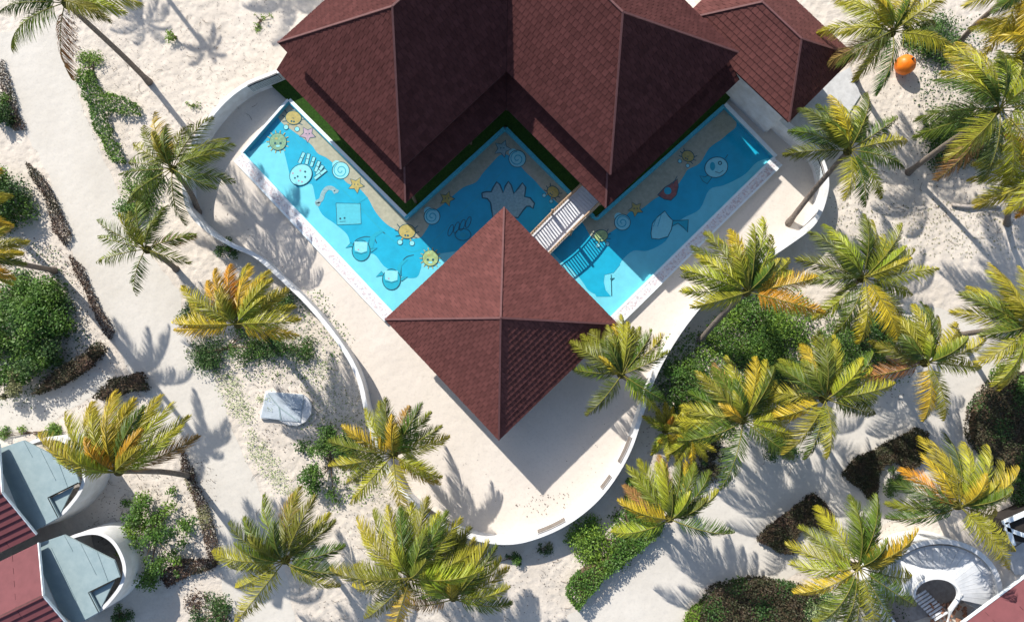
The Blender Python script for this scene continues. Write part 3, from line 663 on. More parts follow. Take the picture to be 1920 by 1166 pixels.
# ------------------------------------------------------------------ houses, lower left
def villa(dx_, dy_, label, second):
    z = 2.6
    s = lambda pts: [(a+dx_, b+dy_) for a, b in pts]
    o = P(60+dx_, 920+dy_)
    v = thing('bungalow', o, label, 'bungalow', 'bungalows with blue-grey metal annex roofs')
    # gable roof (two slopes, courses parallel to the ridge), square to its own verge
    rz, ez = 4.1, 3.0
    eR = Vector((103,50,0)).normalized(); rk = Vector((eR.y,-eR.x,0))
    hw = (P(103,1106,rz)-P(73,1017,ez)).dot(rk)
    nb_ = P(73,1017,ez) if second else P(69,1001,ez)-rk*2*hw
    sb = nb_+rk*2*hw; rb = nb_+rk*hw+Vector((0,0,rz-ez)); back = eR*-9
    na, sa, ra = nb_+back, sb+back, rb+back
    q = MB(); q.slab([na,nb_,rb,ra], .1); q.slab([sa,sb,rb,ra], .1); gr = q.build('gable_roof', 'underlay', v)
    mb = MB(); tile_face([na,nb_,rb,ra], 3.0, .34, .02, mb, None); mb.build('roof_sheet', 'maroon_sheet', gr)
    mb = MB(); tile_face([sa,sb,rb,ra], 3.0, .40, .09, mb, None); mb.build('roof_sheet', 'maroon_sheet', gr)
    q = MB(); q.bar(nb_, rb, .05, .14); q.bar(rb, sb, .05, .14); q.build('verge_board', 'coping', gr)
    q = MB(); q.bar(ra, rb, .16, .1); q.build('ridge_cap', 'ridge', gr)
    inn = [na+rk*.5, nb_+rk*.5-eR*.7, sb-rk*.5-eR*.7, sa-rk*.5]
    q = MB(); q.prism([(p.x,p.y) for p in inn], 0, ez); q.build('wall', 'white', v)
    # metal annex roof
    q = MB(); q.slab(PL(s([(-18,846),(44,825),(138,873),(149,904),(92,932),(111,969),(66,994),(40,975)]), z), .12); mr_ = q.build('metal_roof', 'bluegrey', v)
    for a, b in (((44,826),(60,856)), ((75,842),(104,900)), ((20,850),(66,948)), ((106,858),(126,912))):
        q = MB(); q.bar(P(a[0]+dx_,a[1]+dy_,z+.012), P(b[0]+dx_,b[1]+dy_,z+.012), .03, .03); q.build('seam', 'bluegrey', mr_)
    q = MB(); q.slab(PL(s([(94,934),(138,911),(111,966)]), z-.22), .1); q.build('hatch', 'bluegrey', mr_)
    q = MB(); q.bar(P(92+dx_,932+dy_,z-.1), P(149+dx_,904+dy_,z-.1), .05, .2); q.bar(P(92+dx_,932+dy_,z-.1), P(111+dx_,969+dy_,z-.1), .05, .2); q.build('recess_shadow', 'darkgap', mr_)  # near-black bars: the recess shadow around the sunken panel, put in as colour
    wlx = spline([P(a+dx_,b+dy_,2.3) for a, b in ((44,836),(76,824),(108,822),(134,836),(151,862),(158,890),(152,918),(134,944),(112,966),(78,986))], 6)
    q = MB(); q.sweep(wlx, .14, 0, 2.3); q.sweep(wlx, .18, 2.3, 2.34); q.build('curved_wall', 'white', v)
    q = MB(); q.flat([(p.x,p.y) for p in wlx], .03); q.build('courtyard_floor', 'floor_in', v)
    return v
villa(0, 0, 'bungalow at the left edge with blue-grey metal annex roof, beside the yellow palm', False)
villa(76, 177, 'bungalow at the bottom left corner with blue-grey metal annex roof beside a leafy shrub', True)

# ------------------------------------------------------------------ lower right villa and round shower court
v = thing('corner_bungalow', P(1900,1140), 'maroon roofed bungalow cut off by the bottom right corner', 'bungalow')
c_ = [P(1925,1076,3.4), P(1790,1176,3.4), P(1900,1330,3.4), P(2120,1180,3.4)]; rr = [P(2010,1080,5.0), P(1900,1300,5.0)]
q = MB(); q.slab([c_[0],c_[1],P(1880,1300,5.0),P(2010,1180,5.0)], .12); gr = q.build('roof', 'underlay', v)
mb = MB(); tile_face([c_[1],c_[0],P(2010,1180,5.0),P(1880,1300,5.0)], 3.0, .22, .02, mb, None); mb.build('roof_sheet', 'maroon_sheet', gr)
q = MB(); q.bar(c_[0]+Vector((0,0,.02)), c_[1]+Vector((0,0,.02)), .07, .16); q.build('verge_board', 'coping', gr)
q = MB(); q.prism([P(1960,1130,3),P(1850,1215,3),P(1920,1330,3),P(2080,1250,3)], 0, 3.3); q.build('wall', 'white', v)

cx_, cy_ = 1762, 1108
ct = thing('shower_court', P(cx_,cy_), 'round white walled courtyard with a curved pale shell canopy beside the corner bungalow', 'courtyard')
ring = [P(cx_+112*math.cos(R(t))+(0 if t < 0 else 0), cy_-94*math.sin(R(t)), 2.2) for t in range(-30, 266, 8)]
q = MB(); q.sweep(ring, .18, 0, 2.2); q.sweep(ring, .26, 2.2, 2.26); q.build('curved_wall', 'white', ct)
q = MB(); q.flat([(p.x,p.y) for p in ring], .03); q.build('courtyard_floor', 'floor_in', ct)
for t in range(-20, 186, 9):
    q = MB(); a0, a1 = R(t), R(t+8.6); 
    o0, o1 = P(cx_+106*math.cos(a0), cy_-86*math.sin(a0), 2.0), P(cx_+106*math.cos(a1), cy_-86*math.sin(a1), 2.0)
    i0, i1 = P(cx_+42*math.cos(a0)-8, cy_-30*math.sin(a0)+4, 2.55), P(cx_+42*math.cos(a1)-8, cy_-30*math.sin(a1)+4, 2.55)
    q.slab([o0,o1,i1,i0], .05); q.build('canopy_panel', 'canvas', ct)
inr = [P(cx_+42*math.cos(R(t))-8, cy_-30*math.sin(R(t))+4, 2.5) for t in range(-20, 196, 10)]
q = MB(); q.sweep(inr, .12, 2.45, 2.65); q.build('canopy_rim', 'white', ct)
q = MB(); q.tube([P(1795,1124,2.4), P(1782,1142,2.2), P(1775,1175,1.9)], .13, 8); q.tube([P(1795,1124,2.4), P(1802,1112,2.5)], .12, 8); q.build('pale_beam', 'white', ct)
for k in range(9):
    q = MB(); a = P(1712+k*5, 1122+k*5, .5); q.bar(a, a+Vector((.75,.45,0)), .12, .05); q.build('slat', 'plank', ct)
q = MB()
for k in range(90):
    c = P(random.uniform(1742,1812), random.uniform(1130,1170), random.uniform(.1,.5)); q.bar(c, c+Vector((random.uniform(-.2,.2),random.uniform(-.2,.2),.02)), .12, .08)
tag(q.build('coral_chips', 'cushion', ct), kind='stuff')
# white framed bay at the right edge
v = thing('framed_bay', P(1905,990), 'white framed bay with dark opening at the right edge above the corner bungalow', 'canopy')
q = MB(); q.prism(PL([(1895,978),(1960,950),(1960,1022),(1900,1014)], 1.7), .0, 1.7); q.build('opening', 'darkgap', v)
for a, b in (((1880,980),(1950,950)), ((1884,990),(1950,1014)), ((1886,978),(1900,1022))):
    q = MB(); q.bar(P(*a,2.0), P(*b,2.0), .22, .14); q.build('frame_beam', 'coping', v)
q = MB(); q.prism(PL([(1876,1040),(1940,1000),(1960,1080),(1900,1075)]), 0, .12)
tag(q.build('step_slab', 'grey_slab', origin=P(1910,1040)), 'pale grey step slab below the white framed bay', 'step')

# white hatch panel lying in the sand, left of centre
v = thing('hatch_cover', P(530,768), 'pale blue-white hatch cover with one rounded end lying on the sand', 'cover')
rot = lambda pts, z: PL(pts, z)
q = MB(); q.prism(rot([(499,733),(569,739),(578,746),(585,760),(584,776),(574,790),(558,798),(540,796),(522,786),(488,784)], .1), 0, .22); q.build('base_slab', 'white', v)
q = MB(); q.slab([P(501,735,.27),P(568,740,.27),P(563,791,.27),P(527,788,.27),P(523,762,.27)], .04); q.build('lid', 'tarp', v)
q = MB(); q.slab([P(499,738,.262),P(522,763,.262),P(525,787,.262),P(489,782,.262)], .03); q.build('lid', 'tarp', v)
q = MB(); q.slab([P(547,744,.36),P(569,746,.36),P(565,767,.36),P(545,765,.36)], .08); q.build('raised_panel', 'tarp', v)
q = MB(); q.bar(P(502,738,.28),P(523,763,.28),.05,.04); q.bar(P(523,763,.28),P(527,788,.28),.05,.04); q.bar(P(523,763,.28),P(560,790,.28),.05,.04); q.build('seam_strip', 'bluegrey', v)

# orange ball
bm_v = []; c = P(1697,122,.6); rb = .6
q = MB(); nu, nv = 28, 16
for j in range(nv+1):
    for i in range(nu):
        th_, ph = math.pi*j/nv, 2*math.pi*i/nu; rr_ = rb*(1-.035*abs(math.cos(3*ph))*math.sin(th_))
        q.v.append((c.x+rr_*math.sin(th_)*math.cos(ph), c.y+rr_*math.sin(th_)*math.sin(ph), c.z+.97*rr_*math.cos(th_)))
for j in range(nv):
    for i in range(nu): q.f.append((j*nu+i, (j+1)*nu+i, (j+1)*nu+(i+1)%nu, j*nu+(i+1)%nu)); q.m.append(0)
ball = thing('ball', (c.x,c.y,0), 'bright orange ball lying on the sand between palms', 'ball')
q.build('ball_skin', 'orange', ball, smooth=True)
q = MB(); q.tube([c+Vector((.12,.1,.55)), c+Vector((.13,.11,.64))], .07, 8); q.build('valve', 'darkgap', ball)
# fallen log
q = MB(); q.tube([P(1786,384,.12),P(1815,388,.14),P(1850,384,.13),P(1876,390,.1)], [.1,.13,.12,.08], 8)
tag(q.build('fallen_log', 'log', origin=P(1830,386), smooth=True), 'bleached fallen log on the shaded sand at the right', 'log')
# ------------------------------------------------------------------ palms
WIND = np.array([.06, 1.0, 0.0])
def frond_obj(parent, base, az, el0, L, droop, wind, roll, color, tip, nleaf=104, wid=.036, ragged=0., name='frond'):
    n_ = 14; ds = L/n_; p = np.array(base, dtype=float); d = np.array([math.cos(az)*math.cos(el0), math.sin(az)*math.cos(el0), math.sin(el0)])
    pts = [p.copy()]; dirs = [d.copy()]
    for i in range(n_):
        p = p+d*ds; d = d+np.array([0,0,-droop*(.35+1.1*i/n_)/n_*2])+WIND*wind*(.3+i/n_)/n_; d /= np.linalg.norm(d)
        pts.append(p.copy()); dirs.append(d.copy())
    pts = np.array(pts); dirs = np.array(dirs)
    t = np.linspace(.13, .995, nleaf); t = np.concatenate([t, t+.004]); sg = np.concatenate([np.ones(nleaf), -np.ones(nleaf)])
    if ragged: keep = RN.random(len(t)) > ragged; t, sg = t[keep], sg[keep]
    x = np.clip(t, 0, .9999)*n_; i0 = x.astype(int); fr_ = (x-i0)[:,None]
    C = pts[i0]*(1-fr_)+pts[i0+1]*fr_; D = dirs[i0]*(1-fr_)+dirs[i0+1]*fr_; D /= np.linalg.norm(D,axis=1)[:,None]
    S_ = np.cross(D, [0,0,1.]); S_ /= (np.linalg.norm(S_,axis=1)[:,None]+1e-6); U = np.cross(S_, D)
    rl = roll*t[:,None]; S2 = S_*np.cos(rl)+U*np.sin(rl); U2 = U*np.cos(rl)-S_*np.sin(rl)
    N = len(t); phi = np.radians(28+38*t+RN.uniform(-9,9,N))[:,None]
    vdr = (RN.uniform(.12,.5,N))[:,None]
    l = S2*sg[:,None]*np.cos(phi)+D*np.sin(phi)-U2*vdr*.7+WIND*wind*.45+np.array([0,0,-.12]); l /= np.linalg.norm(l,axis=1)[:,None]
    ln = (L*.235*np.clip(np.sin(np.pi*(.16+.80*t))**.75, .12, 1)*RN.uniform(.72,1.18,N))[:,None]
    wv = D-(D*l).sum(1)[:,None]*l; wv /= np.linalg.norm(wv,axis=1)[:,None]; wv = wv*np.cos(.5)+np.cross(l,wv)*(RN.uniform(-.9,.9,N))[:,None]; wv *= wid/2
    mid = C+l*ln*.5+wv*0; tipp = C+l*ln*.97+np.array([0,0,-.22])*ln+WIND*wind*.12*ln
    V = np.concatenate([C-wv*.6, C+wv*.6, mid+wv, mid-wv, tipp+wv*.15, tipp-wv*.15], 1).reshape(-1,3)
    k = np.arange(N)*6; Q = np.concatenate([np.stack([k,k+1,k+2,k+3],1), np.stack([k+3,k+2,k+4,k+5],1)])
    al = np.repeat(t, 6)
    # midrib: a three sided tube
    nr = len(pts); side = np.cross(dirs,[0,0,1.]); side /= (np.linalg.norm(side,axis=1)[:,None]+1e-6); up = np.cross(side,dirs)
    rw = (.045*(1-np.linspace(0,1,nr)*.85))[:,None]
    RV = np.stack([pts+side*rw*.7, pts-side*rw*.7, pts+up*rw*.8],1).reshape(-1,3)
    k0 = len(V); RQ = []
    for i in range(nr-1):
        for a in range(3): RQ.append((k0+i*3+a, k0+i*3+(a+1)%3, k0+i*3+3+(a+1)%3, k0+i*3+3+a))
    V = np.concatenate([V, RV]); nq = len(Q); Q = np.concatenate([Q, np.array(RQ)])
    me = bpy.data.meshes.new(name); b = OFF[parent.name]; V = (V-np.array(b)).astype(np.float32)
    me.vertices.add(len(V)); me.vertices.foreach_set('co', V.ravel()); me.loops.add(Q.size); me.loops.foreach_set('vertex_index', Q.astype(np.int32).ravel())
    me.polygons.add(len(Q)); me.polygons.foreach_set('loop_start', np.arange(0,Q.size,4,dtype=np.int32))
    me.materials.append(M['frond']); me.materials.append(M['rachis'])
    me.polygons.foreach_set('material_index', np.concatenate([np.zeros(nq,dtype=np.int32), np.ones(len(Q)-nq,dtype=np.int32)]))
    me.update(calc_edges=True); a = me.attributes.new('along','FLOAT','POINT'); a.data.foreach_set('value', np.concatenate([al, np.zeros(len(RV))]).astype(np.float32))
    o = bpy.data.objects.new(name, me); COL.objects.link(o); o.parent = parent; OFF[o.name] = b; o.color = (*color, tip); return o
GREEN, OLIVE, LIME, GOLD, DRY = (.080,.135,.018), (.15,.19,.022), (.30,.33,.028), (.50,.38,.028), (.30,.17,.06)
ORANGE = (.55,.25,.02)
def palm(crown, base, h, azs, L, label, yellow=.25, wind=.35, el=(.05,.75), droop=.85, lean=0., ragged=.10, seed=0, extra=3):
    random.seed(seed+11); c = P(*crown, h); b = P(*base, 0)
    t = thing('palm_tree', b, label, 'palm tree', 'coconut palms around the pool')
    m1 = b.lerp(c,.35); m1 = Vector((b.x+(c.x-b.x)*.55, b.y+(c.y-b.y)*.5, h*.38)); m2 = Vector((b.x+(c.x-b.x)*.85, b.y+(c.y-b.y)*.82, h*.75))
    pts = spline([b-Vector((0,0,.1)), m1, m2, c], 6); k = len(pts)
    rad = [(.24 if i == 0 else .20 if i == 1 else .165-.055*i/k)*(1+.04*(i%2)) for i in range(k)]
    q = MB(); q.tube(pts, rad, 9); q.build('trunk', 'trunk', t, smooth=True)
    q = MB(); q.tube([c-Vector((0,0,.25)), c+Vector((0,0,-.08)), c+Vector((0,0,.08)), c+Vector((0,0,.2))], [.14,.24,.20,.05], 9); q.build('crown_shaft', 'fibre', t)
    azs = list(azs)+[random.uniform(20,160) for _ in range(extra)]
    for i, a in enumerate(azs):
        inner = i >= len(azs)-extra
        e = random.uniform(.75,1.15) if inner else random.uniform(*el)
        ln = L*(random.uniform(.55,.8) if inner else random.uniform(.88,1.1))
        r = random.random(); lo = random.random()
        if r < yellow*.33: col, tip = GOLD, .7
        elif r < yellow*1.15+.08: col, tip = LIME, .3+.4*yellow
        elif r < .74: col, tip = OLIVE, .3*lo+.3*yellow
        else: col, tip = GREEN, .2*lo
        if random.random() < (yellow-.42)*.35: col, tip = ORANGE, .4
        if random.random() < .04: col, tip = DRY, .2; e = -.2
        col = tuple(v*random.uniform(.85,1.15) for v in col)
        frond_obj(t, (c.x,c.y,c.z+random.uniform(.05,.3)), R(a+random.uniform(-4,4)), e, ln, droop*random.uniform(.8,1.25), wind*random.uniform(.5,1.2), random.uniform(-.7,.7), col, tip, ragged=ragged)
    return t
PALMS = [
 dict(crown=(125,8), base=(280,155), h=8, L=3.7, azs=[20,55,90,120,150,172,190,218,248,350,5,330], label='tall palm at the top left corner leaning over the sandy path', yellow=.3, wind=.1),
 dict(crown=(325,318), base=(372,400), h=4.6, L=3.5, azs=[108,130,150,172,188,212,228,268,328,345,22,60,85,112,10,40], label='palm with olive fronds just outside the wall left of the pool', yellow=.25, wind=.25, ragged=.28),
 dict(crown=(275,468), base=(330,505), h=3.8, L=3.1, azs=[168,250,195,125,100,60,340,75,140,30,15,155], label='sparse greyish palm between the path and the curved wall', yellow=.12, wind=.2, ragged=.42),
 dict(crown=(446,608), base=(500,632), h=5, L=3.3, azs=[58,80,100,118,135,150,165,182,195,20,35,2,345,70,45,90], label='golden palm outside the curved wall left of the pavilion', yellow=1.1, wind=.45),
 dict(crown=(222,884), base=(358,893), h=6.6, L=3.9, azs=[38,50,62,72,82,92,100,110,120,132,145,158,170,25,15,66,105,88,140,178], label='big windswept golden green palm leaning over the metal roof at lower left', yellow=.75, wind=.8, extra=5),
 dict(crown=(738,852), base=(762,842), h=4, L=3.4, azs=[78,165,150,215,232,285,320,335,15,30,130,105,45,195,60,95], label='green palm standing at the wall below left of the pavilion', yellow=.35, wind=.1),
 dict(crown=(535,1050), base=(577,1010), h=4.4, L=3.7, azs=[98,128,145,175,235,35,48,330,345,80,60,112,195,10,215], label='palm near the bottom left beside the path with a straight upright frond', yellow=.25, wind=.3, ragged=.1),
 dict(crown=(770,1080), base=(760,1010), h=5.2, L=3.9, azs=[90,75,58,110,125,140,155,45,172,185,200,30,0,225,250,65,100,340,15], label='large bushy palm at the bottom edge, left one of an overlapping pair', yellow=.4, wind=.35),
 dict(crown=(850,1120), base=(838,1040), h=4.4, L=3.6, azs=[90,70,52,35,20,5,110,130,150,170,345,80,60,200], label='large bushy palm at the bottom edge, right one of an overlapping pair', yellow=.45, wind=.35),
 dict(crown=(1165,702), base=(1204,722), h=3.8, L=3.2, azs=[108,128,85,66,48,25,100,152,180,228,312,92,75,325,140,38], label='palm overlapping the right corner of the pavilion roof', yellow=.22, wind=.3),
 dict(crown=(1400,548), base=(1312,640), h=6.2, L=3.7, azs=[95,75,60,118,135,150,165,182,200,45,22,5,110,85,340,128,172,32], label='large golden tipped palm over the pool deck right of the footbridge', yellow=.5, wind=.3, extra=5),
 dict(crown=(1616,522), base=(1566,566), h=5.4, L=3.6, azs=[130,112,95,75,60,42,22,168,225,248,268,288,318,342,2,145,185,52], label='full green palm in the middle of the right side grove with one orange frond', yellow=.2, wind=.15),
 dict(crown=(1590,284), base=(1478,420), h=5.6, L=3.4, azs=[95,110,130,158,178,75,55,30,10,338,285,258,308,120,85,65,143], label='palm with a long curved trunk rising from the deck beside the small building', yellow=.35, wind=.15),
 dict(crown=(1868,208), base=(1703,324), h=7.2, L=4.3, azs=[150,140,165,128,115,95,60,240,265,285,180,198,75,40,0,220,310,340,20], label='tall palm at the right edge with a long slanting bare trunk', yellow=.55, wind=.15),
 dict(crown=(1672,62), base=(1604,150), h=5.6, L=3.7, azs=[170,152,135,112,92,70,45,22,2,200,232,215,255,338,185,30,60], label='palm at the top edge beside the small maroon roof', yellow=.5, wind=.1),
 dict(crown=(1545,748), base=(1486,722), h=5.6, L=3.6, azs=[150,170,135,115,95,78,60,45,12,355,265,250,236,205,340,100,28], label='palm in the middle of the right grove with hanging fronds over the path', yellow=.4, wind=.3),
 dict(crown=(1392,788), base=(1303,806), h=4.6, L=3.6, azs=[150,135,120,100,80,60,45,20,0,338,318,205,185,250,168,70,110], label='low spreading palm in the right grove nearest the curved wall', yellow=.4, wind=.3),
 dict(crown=(1735,680), base=(1660,668), h=5.4, L=3.2, azs=[165,150,130,105,80,60,42,18,350,264,202,280,118,92,30], label='palm at the right end of the grove with one drooping frond over the path', yellow=.3, wind=.4),
 dict(crown=(1916,612), base=(1800,628), h=6.4, L=3.6, azs=[170,150,125,110,190,215,235,90,250,140,70,160,40], label='palm cut by the right edge with orange lower fronds', yellow=.55, wind=.2),
 dict(crown=(1256,972), base=(1232,984), h=4.6, L=3.3, azs=[110,90,75,60,45,130,150,165,345,200,28,100,120,68], label='palm above the long clipped hedge at lower centre with its shadow on the path', yellow=.3, wind=.5),
 dict(crown=(1796,948), base=(1748,926), h=5, L=3.7, azs=[130,105,90,75,50,30,10,345,320,300,165,180,150,62,112,200,38,0], label='palm beside the upper dark heart-shaped hedge at lower right', yellow=.5, wind=.35),
 dict(crown=(1606,1062), base=(1560,1028), h=5, L=3.7, azs=[100,80,60,40,10,340,320,280,265,250,185,165,145,120,205,230,90,25,298], label='full palm left of the round white courtyard at lower right', yellow=.4, wind=.25),
 dict(crown=(-42,480), base=(101,507), h=8.4, L=2.2, azs=[350,5,20,40,330,70,100,140,180,220,260,300,315], label='palm leaning out of the left edge with a bare trunk and orange frond tips', yellow=.7, wind=.1),
 dict(crown=(-88,400), base=(10,425), h=7, L=3.0, azs=[10,30,345,50,80,120,160,200,250,300], label='yellow palm mostly outside the left edge above the leafy shrub', yellow=.9, wind=.1),
 dict(crown=(1950,330), base=(1890,420), h=6, L=3.2, azs=[150,180,200,225,240,90,120,165,210,60], label='palm cut by the right edge with golden fronds hanging down', yellow=.9, wind=.1),
 dict(crown=(1906,-18), base=(1800,80), h=7, L=3.5, azs=[180,200,222,245,265,285,160,140,300,90], label='palm at the top right corner reaching in from above', yellow=.4, wind=.1),
 dict(crown=(1950,88), base=(1860,150), h=6.2, L=3.6, azs=[165,185,205,225,150,130,110,90,245,270,60], label='palm at the right edge just below the top right corner', yellow=.6, wind=.1),
 dict(crown=(1292,818), base=(1288,815), h=1.2, L=1.9, azs=[100,130,160,190,215,240,270,60,30,0,330,300], label='young low palm in the sand right of the curved wall', yellow=.6, wind=.1, el=(.3,.9)),
 dict(crown=(1248,806), base=(1246,806), h=.9, L=1.7, azs=[95,120,150,240,265,285,70,40], label='smallest palm sprout beside the curved wall shadow', yellow=.8, wind=.1, el=(.3,.9)),
 # outside the frame at the top left; their shadows fall into view
 dict(crown=(-124,-436), base=(110,-150), h=8, L=2.3, azs=list(range(0,360,45)), label='thin palm outside the top left whose crown shadow falls on the footprinted sand', yellow=.3, ragged=.4),
 dict(crown=(205,-500), base=(380,-190), h=8, L=3.3, azs=list(range(10,360,30)), label='palm outside the top edge whose crown shadow falls beside the main roof', yellow=.3, ragged=.15),
 dict(crown=(20,-374), base=(225,-120), h=8, L=1.5, azs=list(range(5,360,60)), label='slender palm outside the top edge casting a long thin trunk shadow', yellow=.3, ragged=.4),
]
for i, d in enumerate(PALMS): palm(seed=i, **d)

# ------------------------------------------------------------------ shrubs, hedges, litter
def inpoly(x, y, poly):
    c = np.zeros(len(x), bool); n_ = len(poly)
    for i in range(n_):
        x0, y0 = poly[i][0], poly[i][1]; x1, y1 = poly[(i+1)%n_][0], poly[(i+1)%n_][1]
        if abs(y1-y0) < 1e-9: continue
        c ^= ((y0 > y) != (y1 > y)) & (x < (x1-x0)*(y-y0)/(y1-y0)+x0)
    return c
def sample(poly, n_):
    xs = [p[0] for p in poly]; ys = [p[1] for p in poly]; X = []; Y = []; tot = 0
    while tot < n_:
        x = RN.uniform(min(xs),max(xs),n_*3); y = RN.uniform(min(ys),max(ys),n_*3); k = inpoly(x,y,poly); X.append(x[k]); Y.append(y[k]); tot += k.sum()
    return np.concatenate(X)[:n_], np.concatenate(Y)[:n_]
def area(poly): return abs(sum(poly[i][0]*poly[(i+1)%len(poly)][1]-poly[(i+1)%len(poly)][0]*poly[i][1] for i in range(len(poly))))/2
def shrub(name, cat, cx, cy, rx, ry, h, dens, mats, label, size=.17, group=None, clumps=None, fill=1.0):
    c = P(cx, cy, 0); r_x, r_y = rx/32., ry/32.; t = thing(name, c, label, cat, group)
    k = clumps or max(6, int(r_x*r_y*7)); C = []; z0 = []
    N = int(math.pi*r_x*r_y*dens*1.9); size *= .78
    a = RN.uniform(0,2*np.pi,k); r = np.sqrt(RN.uniform(0,1,k))*fill*RN.uniform(.85,1.25,k); sx_ = c.x+np.cos(a)*r*r_x*.85; sy_ = c.y+np.sin(a)*r*r_y*.85
    hh = h*np.clip(1-.55*r**2,.25,1)*RN.uniform(.45,1.1,k); rad = RN.uniform(.16,.55,k)*min(1.5,max(.7,min(r_x,r_y)))*(.62 if dens < 200 else 1)
    w_ = rad**2; pick = RN.choice(k, N, p=w_/w_.sum())
    u = RN.normal(size=(N,3)); u /= np.linalg.norm(u,axis=1)[:,None]; u *= (RN.uniform(.2,1.5,N)**.8)[:,None]
    pos = np.stack([sx_[pick]+u[:,0]*rad[pick], sy_[pick]+u[:,1]*rad[pick], np.maximum(.05, hh[pick]-rad[pick]*.4+u[:,2]*rad[pick]*.8)],1)
    mats = mats if isinstance(mats, (list,tuple)) else [mats]
    sel = RN.choice(len(mats), k, p=[.7,.3][:len(mats)] if len(mats) == 2 else None)[pick]
    for i, m_ in enumerate(mats):
        pp = pos[sel == i]
        if len(pp): V, Q = leaf_mesh(pp, size, .9); tag(np_obj('foliage', V, Q, m_, t), kind='stuff')
    q = MB()
    for i in range(min(k,14)):
        q.tube([(c.x+random.uniform(-.1,.1),c.y+random.uniform(-.1,.1),0), (c.x*.5+sx_[i]*.5, c.y*.5+sy_[i]*.5, hh[i]*.6), (sx_[i],sy_[i],hh[i])], [.035,.022,.01], 4)
    q.build('stem', 'stem', t); return t
def hedge(name, cat, px, h, dens, mats, label, size=.1, group=None, core=True, amp=.06):
    poly = [Vector((p.x,p.y,0)) for p in rough(PL(px, h*.8), amp, .4)]; c = sum(poly, Vector((0,0,0)))/len(poly)
    t = thing(name, c, label, cat, group)
    ar = area(poly); N = int(ar*dens); x, y = sample(poly, N); z = h*(.55+.45*RN.random(N)**.35)+.06*np.sin(x*3.1)*np.cos(y*2.7)
    per = []; n_ = len(poly)
    for i in range(n_):
        a, b = poly[i], poly[(i+1)%n_]; m_ = int((b-a).length*h*dens*.5)+1; tt = RN.random(m_)
        per.append(np.stack([a.x+(b.x-a.x)*tt+RN.normal(0,.05,m_), a.y+(b.y-a.y)*tt+RN.normal(0,.05,m_), RN.uniform(.03,h,m_)],1))
    pos = np.concatenate([np.stack([x,y,z],1)]+per)
    mats = mats if isinstance(mats, (list,tuple)) else [mats]; sel = (np.sin(pos[:,0]*2.3+1)*np.cos(pos[:,1]*1.9)+RN.normal(0,.4,len(pos)) > .45).astype(int) if len(mats) > 1 else np.zeros(len(pos),int)
    for i, m_ in enumerate(mats):
        pp = pos[sel == i]
        if len(pp): V, Q = leaf_mesh(pp, size, 1.1); tag(np_obj('foliage', V, Q, m_, t), kind='stuff')
    if core:
        q = MB(); pc = [c.lerp(p,.88) for p in poly]; q.prism(pc, 0, h*.6); q.build('twig_core', 'stem', t)
    return t
def litter(px, n_, mats, size=.1, z=.03, name='leaf_litter', spread=.15):
    poly = PL(px); x, y = sample(poly, n_); x = x+RN.normal(0,spread,n_); y = y+RN.normal(0,spread,n_)
    V, Q = leaf_mesh(np.stack([x,y,RN.uniform(.02,z+.03,n_)],1), size, .35); o = np_obj(name, V, Q, mats, origin=P(*px[0])); tag(o, kind='stuff'); return o

BR = 'leafy shrubs in the sand'
shrub('shrub','shrub', 62,628,92,100,2.2,420,['leaf_g','leaf_d'],'large dense green shrub at the left edge', .19, BR)
shrub('shrub','shrub', 20,372,48,66,1.8,400,['leaf_g','leaf_d'],'dense green shrub at the left edge below the small dark one', .18, BR)
shrub('shrub','shrub', 4,215,30,42,1.2,380,['leaf_d','leaf_g'],'small dark green shrub at the left edge beside the path', .16, BR)
shrub('shrub','shrub', 38,722,55,26,1.4,380,['leaf_o','leaf_g'],'yellowish lower end of the shrubbery at the left edge above the side path', .15, BR)
shrub('shrub','shrub', 292,1008,74,96,1.7,150,['leaf_g','leaf_y'],'open leafy shrub beside the two metal roofed annexes', .17, BR, clumps=46)
shrub('shrub','shrub', 620,872,58,78,1.5,170,['leaf_g','leaf_d'],'loose green shrub left of the palm at the wall', .16, BR, clumps=30)
shrub('shrub','shrub', 540,655,62,40,.9,230,['leaf_d','leaf_g'],'low dark green shrub right of the golden palm', .13, BR)
shrub('shrub','shrub', 525,572,34,30,1.0,260,['leaf_d','leaf_g'],'dark green shrub behind the golden palm against the wall', .14, BR)
shrub('shrub','shrub', 425,652,68,46,1.0,240,['leaf_d','leaf_g'],'green shrub spreading below the golden palm', .13, BR)
shrub('shrub','shrub', 352,590,26,34,.8,220,['leaf_d','leaf_g'],'small shrub at the path edge left of the golden palm', .13, BR)
shrub('shrub','shrub', 434,470,26,24,.9,260,['leaf_d','leaf_g'],'small round bush growing over the curved wall at left', .12, BR)
shrub('shrub','shrub', 255,370,40,58,.9,260,['leaf_g','leaf_y'],'green shrub under the sparse palm beside the path', .14, BR)
shrub('shrub','shrub', 500,755,28,22,.4,60,['leaf_w','leaf_o'],'sparse pale weeds around the hatch cover', .10, BR)
shrub('shrub','shrub', 1425,612,112,66,1.2,300,['leaf_g','leaf_y'],'bright green spreading shrubbery below the golden tipped palm', .15, BR, clumps=60)
shrub('shrub','shrub', 1280,716,60,56,1.0,230,['leaf_g','leaf_d'],'green shrub outside the wall below the palm at the pavilion corner', .14, BR)
shrub('shrub','shrub', 1452,700,90,56,.9,260,['leaf_d','leaf_g'],'shaded shrubbery in the heart of the right grove', .14, BR)
shrub('shrub','shrub', 1660,640,70,66,.9,240,['leaf_d','leaf_g'],'dark shrubbery between the two right hand grove palms', .14, BR)
shrub('shrub','shrub', 1800,258,62,66,1.8,330,['leaf_d','leaf_g'],'dark green bush under the tall slanting palm at right', .17, BR)
